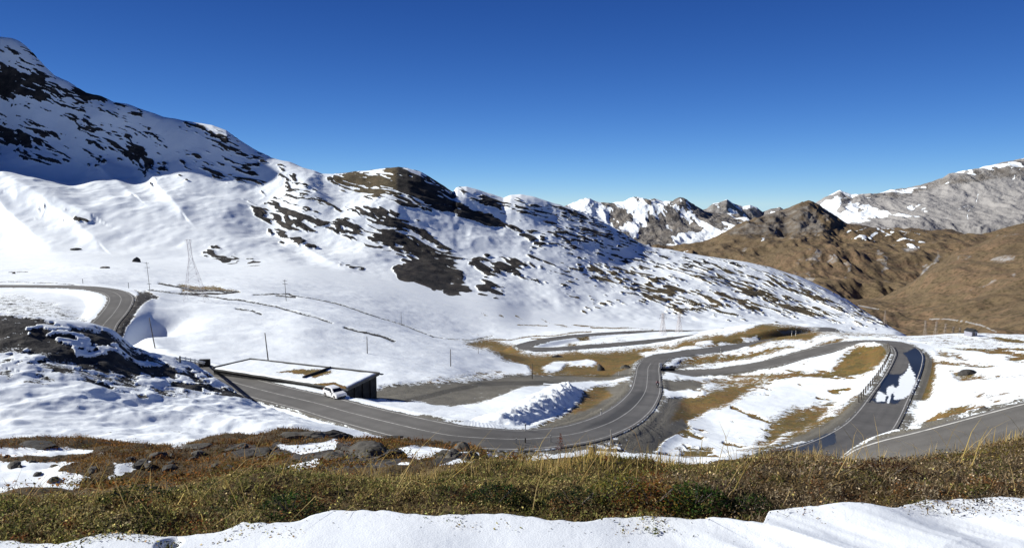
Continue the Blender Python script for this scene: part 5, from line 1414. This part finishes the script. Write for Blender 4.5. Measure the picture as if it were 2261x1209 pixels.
eYf = lambda s: np.interp(s, sc, eY)
crest_s, _r = ray([p[0] for p in K[2]], [p[1] for p in K[2]]); crest_y = [p[2] for p in K[2]]
def band(n, lo=-0.12, hi=0.98, s0=-1.04, s1=1.04):
    s = RNG.uniform(s0, s1, n); t_ = RNG.uniform(lo, hi, n)
    e = eYf(s); y = e + (np.interp(s, np.sort(crest_s), np.array(crest_y)[np.argsort(crest_s)]) - e) * t_
    return s, t_, y
def pal(cols, n, x, y, seed, scale=0.5):
    cols = np.array(cols); k = fbm(x/scale, y/scale, 0*x, 3, seed)
    k = np.clip((k - 0.25) / 0.5 + RNG.normal(0, 0.17, n), 0, 0.999) * (len(cols) - 1)
    i = k.astype(int); f = (k - i)[:, None]
    return (cols[i] * (1-f) + cols[np.minimum(i+1, len(cols)-1)] * f) * RNG.uniform(0.9, 2.3, n)[:, None]
OLIVE = [(0.022,0.020,0.008),(0.075,0.075,0.020),(0.125,0.125,0.032),(0.20,0.165,0.055),(0.145,0.10,0.045),(0.085,0.050,0.022),(0.11,0.12,0.035),(0.24,0.19,0.09)]
DRYB = [(0.022,0.018,0.011),(0.075,0.056,0.030),(0.16,0.12,0.068),(0.10,0.06,0.03),(0.26,0.21,0.14),(0.065,0.05,0.025),(0.17,0.11,0.045)]
STRAW = [(0.28,0.20,0.075),(0.38,0.28,0.12),(0.34,0.25,0.07),(0.24,0.15,0.06)]
# low matted turf
n = 76000
s, t_, y = band(n); x = s * y
left = 1 - sstep(0.18, 0.42, s + (fbm(x/0.8, y/0.8, 0*x, 2, 300) - 0.5) * 0.4)
col = np.where(RNG.uniform(0, 1, n)[:, None] < left[:, None] * 0.85 + 0.12, pal(OLIVE, n, x, y, 301, 0.35), pal(DRYB, n, x, y, 302, 0.3))
uu_ = s * 0.966 * F + U0
red = np.exp(-((uu_ - 1435) / 75) ** 2 - ((t_ - 0.35) / 0.35) ** 2) > RNG.uniform(0.3, 1.0, n)
col[red] = np.array([(0.20,0.075,0.02)]) * RNG.uniform(0.6, 1.5, (red.sum(), 1))
yel = np.exp(-((uu_ - 1380) / 70) ** 2 - ((t_ - 0.55) / 0.4) ** 2) > RNG.uniform(0.35, 1.0, n)
col[yel] = np.array([(0.19,0.16,0.03)]) * RNG.uniform(0.6, 1.3, (yel.sum(), 1))
rgt = (uu_ > 2080) & (t_ > 0.35) & (RNG.uniform(0, 1, n) < 0.7)
col[rgt] = np.array([(0.20,0.15,0.03)]) * RNG.uniform(0.5, 1.3, (rgt.sum(), 1))
h = RNG.uniform(0.015, 0.055, n) * (0.35 + 1.3 * fbm(x/0.22, y/0.22, 0*x, 2, 303))
blades('turf', x, y, h, RNG.uniform(0.006, 0.013, n), RNG.uniform(0.2, 1.3, n), col, 'matted olive and brown turf behind the snow edge', 'turf')
# small leaves, bits of stem and litter woven into the turf
n = 74000
s, t_, y = band(n); x = s * y
z = land_z_many(x, y) + RNG.uniform(0.0, 0.06, n) * (0.3 + 1.4 * fbm(x/0.22, y/0.22, 0*x, 2, 303))
a = RNG.normal(0, 1, (n, 3)); b_ = RNG.normal(0, 1, (n, 3)); a /= np.linalg.norm(a, axis=1)[:, None]; b_ = np.cross(a, b_); b_ /= np.linalg.norm(b_, axis=1)[:, None]
L_ = RNG.uniform(0.006, 0.020, n)[:, None]; W_ = L_ * RNG.uniform(0.25, 0.8, n)[:, None]
c0 = np.stack([x, y, z], -1)
co = np.stack([c0 - a*L_/2, c0 + b_*W_/2, c0 + a*L_/2, c0 - b_*W_/2], 1).reshape(-1, 3)
left = 1 - sstep(0.18, 0.42, s + (fbm(x/0.8, y/0.8, 0*x, 2, 300) - 0.5) * 0.4)
cl_ = np.where(RNG.uniform(0, 1, n)[:, None] < left[:, None] * 0.85 + 0.12, pal(OLIVE, n, x, y, 305, 0.12), pal(DRYB, n, x, y, 306, 0.12)) * RNG.choice([0.5, 1.0, 1.3, 2.2], n)[:, None]
tag(raw_mesh('leaf_litter', co, np.arange(4*n), np.full(n, 4), M_blade, np.concatenate([np.repeat(cl_, 4, 0), np.ones((4*n, 1))], 1)), 'small dead leaves and stems woven through the turf', 'leaf litter', kind='stuff')
# cushions: low clumps of leaves and twigs, each of its own colour
def clumps(name, cx_, cy_, rad, hgt, per, leaf, cols, label, cat):
    n0 = len(cx_); k = np.repeat(np.arange(n0), per); n = len(k)
    rr = np.sqrt(RNG.uniform(0, 1, n)); th = RNG.uniform(0, 2*np.pi, n)
    X_ = cx_[k] + rad[k] * rr * np.cos(th); Y_ = cy_[k] + rad[k] * rr * np.sin(th)
    Z_ = land_z_many(X_, Y_) + hgt[k] * np.sqrt(1 - rr**2 * 0.9) * RNG.uniform(0.35, 1.08, n)
    a = RNG.normal(0, 1, (n, 3)); a[:, 2] = np.abs(a[:, 2]) * 0.8; a /= np.linalg.norm(a, axis=1)[:, None]
    b_ = np.cross(a, RNG.normal(0, 1, (n, 3))); b_ /= np.linalg.norm(b_, axis=1)[:, None]
    sc_ = (leaf[k] * RNG.uniform(0.5, 1.4, n))[:, None]; W_ = sc_ * RNG.choice([0.12, 0.3, 0.55], n)[:, None]; sc_ = sc_ * np.where(W_ < sc_*0.2, 1.8, 1.0)
    c0 = np.stack([X_, Y_, Z_], -1)
    co = np.stack([c0 - a*sc_/2, c0 + b_*W_/2, c0 + a*sc_/2, c0 - b_*W_/2], 1).reshape(-1, 3)
    cc = cols[k] * RNG.choice([0.6, 1.1, 1.6, 2.6], n)[:, None]
    return tag(raw_mesh(name, co, np.arange(4*n), np.full(n, 4), M_blade, np.concatenate([np.repeat(cc, 4, 0), np.ones((4*n, 1))], 1)), label, cat, kind='stuff')
n = 1150
s, t_, y = band(n, -0.12, 1.0); x = s * y
lf = (1 - sstep(0.18, 0.42, s + (fbm(x/0.8, y/0.8, 0*x, 2, 300) - 0.5) * 0.4))[:, None]
L1 = np.array([(0.10,0.10,0.026),(0.055,0.065,0.016),(0.16,0.13,0.04),(0.10,0.06,0.022),(0.03,0.04,0.014),(0.19,0.14,0.055),(0.12,0.045,0.016)])
L2 = np.array([(0.05,0.036,0.02),(0.13,0.095,0.055),(0.09,0.045,0.02),(0.20,0.16,0.10),(0.035,0.028,0.018),(0.10,0.095,0.03),(0.15,0.07,0.025)])
cc = np.where(RNG.uniform(0, 1, (n, 1)) < lf * 0.9 + 0.1, L1[RNG.integers(0, len(L1), n)], L2[RNG.integers(0, len(L2), n)])
clumps('cushion_plants', x, y, RNG.uniform(0.04, 0.15, n), RNG.uniform(0.02, 0.08, n), 100, RNG.uniform(0.010, 0.020, n), cc, 'low cushions of heather, moss and dead leaves behind the snow edge', 'heath')
n = 1500
s = RNG.uniform(-1.04, 0.03, n); y = RNG.uniform(6.6, 27, n); x = s * y
jj = np.clip(np.searchsorted(S, s), 1, len(S) - 1)
ii_ = np.array([min(int(np.searchsorted(GY[:, j], yy)), sh[0] - 1) for j, yy in zip(jj, y)])
ok_ = (masks[ii_, jj, 0] > 0.7); x, y = x[ok_], y[ok_]; n = len(x)
L3 = np.array([(0.12,0.055,0.014),(0.075,0.035,0.012),(0.15,0.085,0.022),(0.07,0.06,0.016),(0.17,0.07,0.02),(0.05,0.028,0.012),(0.11,0.09,0.025)])
clumps('heath', x, y, RNG.uniform(0.12, 0.5, n), RNG.uniform(0.05, 0.20, n), 46, RNG.uniform(0.03, 0.055, n), L3[RNG.integers(0, len(L3), n)], 'rust brown heather cushions on the hummocks', 'heath')
# taller straw grass along the crest
n = 11000
s, t_, y = band(n, 0.5, 1.02)
dens = np.clip(0.22 + 0.9 * np.exp(-((s*0.966*F + U0 - 1290) / 300) ** 2) + 0.9 * sstep(2050, 2160, s*0.966*F + U0), 0, 1) * sstep(0.36, 0.62, fbm(s*22, t_*2, 0*s, 3, 311))
kp = RNG.uniform(0, 1, n) < dens; s, t_, y = s[kp], t_[kp], y[kp]; n = len(s); x = s * y
blades('straw_grass', x, y, RNG.gamma(5, 0.019, n) + 0.03, RNG.uniform(0.0035, 0.006, n), RNG.uniform(0.02, 0.45, n), pal(STRAW, n, x, y, 312), 'tall straw coloured grass stems along the crest of the turf', 'grass', bend=0.9)
# long bent stalks lying about
n = 420
s, t_, y = band(n, 0.0, 0.95); x = s * y
blades('dry_stalks', x, y, RNG.uniform(0.15, 0.42, n), RNG.uniform(0.003, 0.006, n), RNG.uniform(0.7, 1.6, n), pal(STRAW, n, x, y, 313) * 0.9, 'long pale dead stalks bent over the turf', 'dry stalks', bend=0.3)
# sparse turf on the brown hummocks
n = 70000
s = RNG.uniform(-1.04, 0.03, n); y = RNG.uniform(6.2, 28, n) ; x = s * y
jj = np.clip(np.searchsorted(S, s), 1, len(S) - 1)
ub, vb = proj(x, y, land_z_many(x, y))
ii_ = np.array([min(int(np.searchsorted(GY[:, j], yy)), sh[0] - 1) for j, yy in zip(jj, y)])
okb = masks[ii_, jj, 0] > 0.6
okb &= masks[ii_, jj, 2] < 0.5
x, y, s = x[okb], y[okb], s[okb]; n = len(x)
BRN = [(0.040,0.018,0.007),(0.115,0.052,0.014),(0.085,0.055,0.015),(0.170,0.09,0.026),(0.15,0.060,0.018),(0.05,0.034,0.011)]
blades('brown_turf', x, y, RNG.uniform(0.04, 0.13, n) * np.clip(y / 15, 0.3, 1), RNG.uniform(0.012, 0.03, n) * np.clip(y / 15, 0.35, 1), RNG.uniform(0.2, 1.2, n), pal(BRN, n, x, y, 321, 1.6), 'rusty brown heath turf covering the hummocks', 'turf')

# crumbs of soil and stems blown on to the snow edge
n = 900
s = RNG.uniform(-0.86, 0.86, n); e_ = eYf(s); y = e_ - np.abs(RNG.exponential(0.10, n)); x = s * y
j_ = np.clip(np.searchsorted(sc, s), 1, len(sc) - 1)
zt = np.array([np.interp(yy, SY[:, j], top[:, j]) for yy, j in zip(y, j_)]) + 0.003
a = RNG.normal(0, 1, (n, 3)); a[:, 2] *= 0.15; b_ = RNG.normal(0, 1, (n, 3)); b_[:, 2] *= 0.15
a /= np.linalg.norm(a, axis=1)[:, None]; b_ /= np.linalg.norm(b_, axis=1)[:, None]
L_ = RNG.uniform(0.002, 0.007, n)[:, None]; c0 = np.stack([x, y, zt], -1)
co = np.stack([c0 - a*L_, c0 + b_*L_*0.5, c0 + a*L_, c0 - b_*L_*0.5], 1).reshape(-1, 3)
tag(raw_mesh('soil_crumbs', co, np.arange(4*n), np.full(n, 4), M_blade, np.tile([[0.06, 0.045, 0.025, 1]], (4*n, 1))), 'dark crumbs of soil and leaf scattered on the snow edge', 'debris', kind='stuff')
# individual plants
def leafy(name, u, v, rad, hgt, cols, n, leaf, label, cat, seed, group=None):
    r = np.random.default_rng(seed)
    p = on_land(u, v, 2.0)
    o = thing(name, label, cat, tuple(p), 0, group)
    th_ = r.uniform(0, 2*np.pi, n); rr = rad * np.sqrt(r.uniform(0, 1, n)); hz = hgt * (1 - (rr / rad) ** 2) * r.uniform(0.45, 1.1, n)
    cx_, cy_, cz_ = rr*np.cos(th_), rr*np.sin(th_)*0.7, hz
    a = r.normal(0, 1, (n, 3)); a[:, 2] = np.abs(a[:, 2]) * 0.5; a /= np.linalg.norm(a, axis=1)[:, None]
    b_ = np.cross(a, r.normal(0, 1, (n, 3))); b_ /= np.linalg.norm(b_, axis=1)[:, None]
    L_ = leaf * r.uniform(0.6, 1.3, n)[:, None]; W_ = L_ * 0.42
    c0 = np.stack([cx_, cy_, cz_], -1)
    co = np.stack([c0 - a*L_/2, c0 + b_*W_/2, c0 + a*L_/2, c0 - b_*W_/2], 1).reshape(-1, 3)
    cc = np.array(cols)[r.integers(0, len(cols), n)] * r.uniform(0.6, 1.3, (n, 1))
    c4 = np.concatenate([np.repeat(cc, 4, 0), np.ones((4*n, 1))], 1)
    q = raw_mesh('foliage', co, np.arange(4*n), np.full(n, 4), M_blade, c4); q.parent = o
    st = MB()
    for k in range(7):
        t0 = r.uniform(0, 6.28); st.tube((0, 0, -0.02), (math.cos(t0)*rad*0.5, math.sin(t0)*rad*0.35, hgt*0.7), 0.004, 0.002, n=4)
    st.build('stem', M_wood, o)
    return o
GRN = [(0.020,0.055,0.010),(0.045,0.095,0.014),(0.10,0.13,0.02),(0.015,0.035,0.010)]
RST = [(0.20,0.06,0.015),(0.24,0.12,0.02),(0.12,0.04,0.015),(0.20,0.15,0.03)]
DKG = [(0.012,0.022,0.008),(0.025,0.04,0.012),(0.05,0.06,0.02)]
YLW = [(0.20,0.17,0.03),(0.13,0.12,0.02),(0.22,0.14,0.03)]
leafy('leafy_plant', 1535, 1112, 0.22, 0.13, GRN, 900, 0.022, 'bright green leafy cushion plant at the snow edge beside the rusty patch', 'plant', 1)
leafy('leafy_plant', 1495, 1122, 0.14, 0.09, GRN[:3] + YLW[:1], 420, 0.02, 'yellow green low plant left of the bright green cushion', 'plant', 2)
leafy('leafy_plant', 1440, 1110, 0.24, 0.12, RST, 900, 0.018, 'rusty red low shrub touching the snow edge', 'plant', 3)
leafy('leafy_plant', 1372, 1092, 0.22, 0.12, YLW + GRN[1:2], 700, 0.018, 'mustard yellow low plant left of the rusty shrub', 'plant', 4)
leafy('leafy_plant', 1270, 1118, 0.22, 0.11, DKG, 700, 0.02, 'dark green mossy clump left of the mustard plant', 'plant', 5)
leafy('leafy_plant', 1095, 1110, 0.20, 0.13, DKG + GRN[:1], 700, 0.022, 'dark green clump in the middle of the turf near the snow', 'plant', 6)
leafy('leafy_plant', 1660, 1128, 0.16, 0.10, DKG + GRN[1:2], 500, 0.02, 'dark tufted clump at the notch in the snow edge', 'plant', 7)
leafy('leafy_plant', 640, 1130, 0.20, 0.12, GRN[:2] + DKG, 600, 0.022, 'green clump low in the turf on the left half', 'plant', 8)
leafy('leafy_plant', 300, 1110, 0.24, 0.12, DKG + YLW[1:2], 700, 0.022, 'dark olive clump on the left beneath the brown hummock', 'plant', 9)
leafy('leafy_plant', 1960, 1050, 0.24, 0.12, [(0.10,0.05,0.025),(0.06,0.03,0.015)], 700, 0.02, 'brown withered shrub on the turf below the right hand road', 'plant', 10)
# rust coloured seed head standing above the crest
p = on_land(1237, 1024, 2.0); kx = px(p)
ds = thing('dock_stalk', 'single rust coloured seed head rising above the turf in front of the road', 'dry plant', tuple(p))
hh = 70 * kx
MB().tube((0, 0, -0.02), (0.004, 0, hh * 0.7), 0.003, 0.002, n=5).tube((0.004, 0, hh*0.5), (0.02, 0, hh*0.8), 0.002, n=4).build('stem', M_wood, ds)
r = np.random.default_rng(77); n = 150
f = r.uniform(0.45, 1.0, n); c0 = np.stack([r.normal(0, 0.022, n) * (1.15 - f) * 1.6, r.normal(0, 0.02, n), hh * f], -1)
a = r.normal(0, 1, (n, 3)); b_ = r.normal(0, 1, (n, 3)); a /= np.linalg.norm(a, axis=1)[:, None]; b_ /= np.linalg.norm(b_, axis=1)[:, None]
co = np.stack([c0 - a*0.006, c0 + b_*0.004, c0 + a*0.006, c0 - b_*0.004], 1).reshape(-1, 3)
cc = np.tile([[0.16, 0.05, 0.025, 1.0]], (4*n, 1))
q = raw_mesh('seed_head', co, np.arange(4*n), np.full(n, 4), M_blade, cc); q.parent = ds
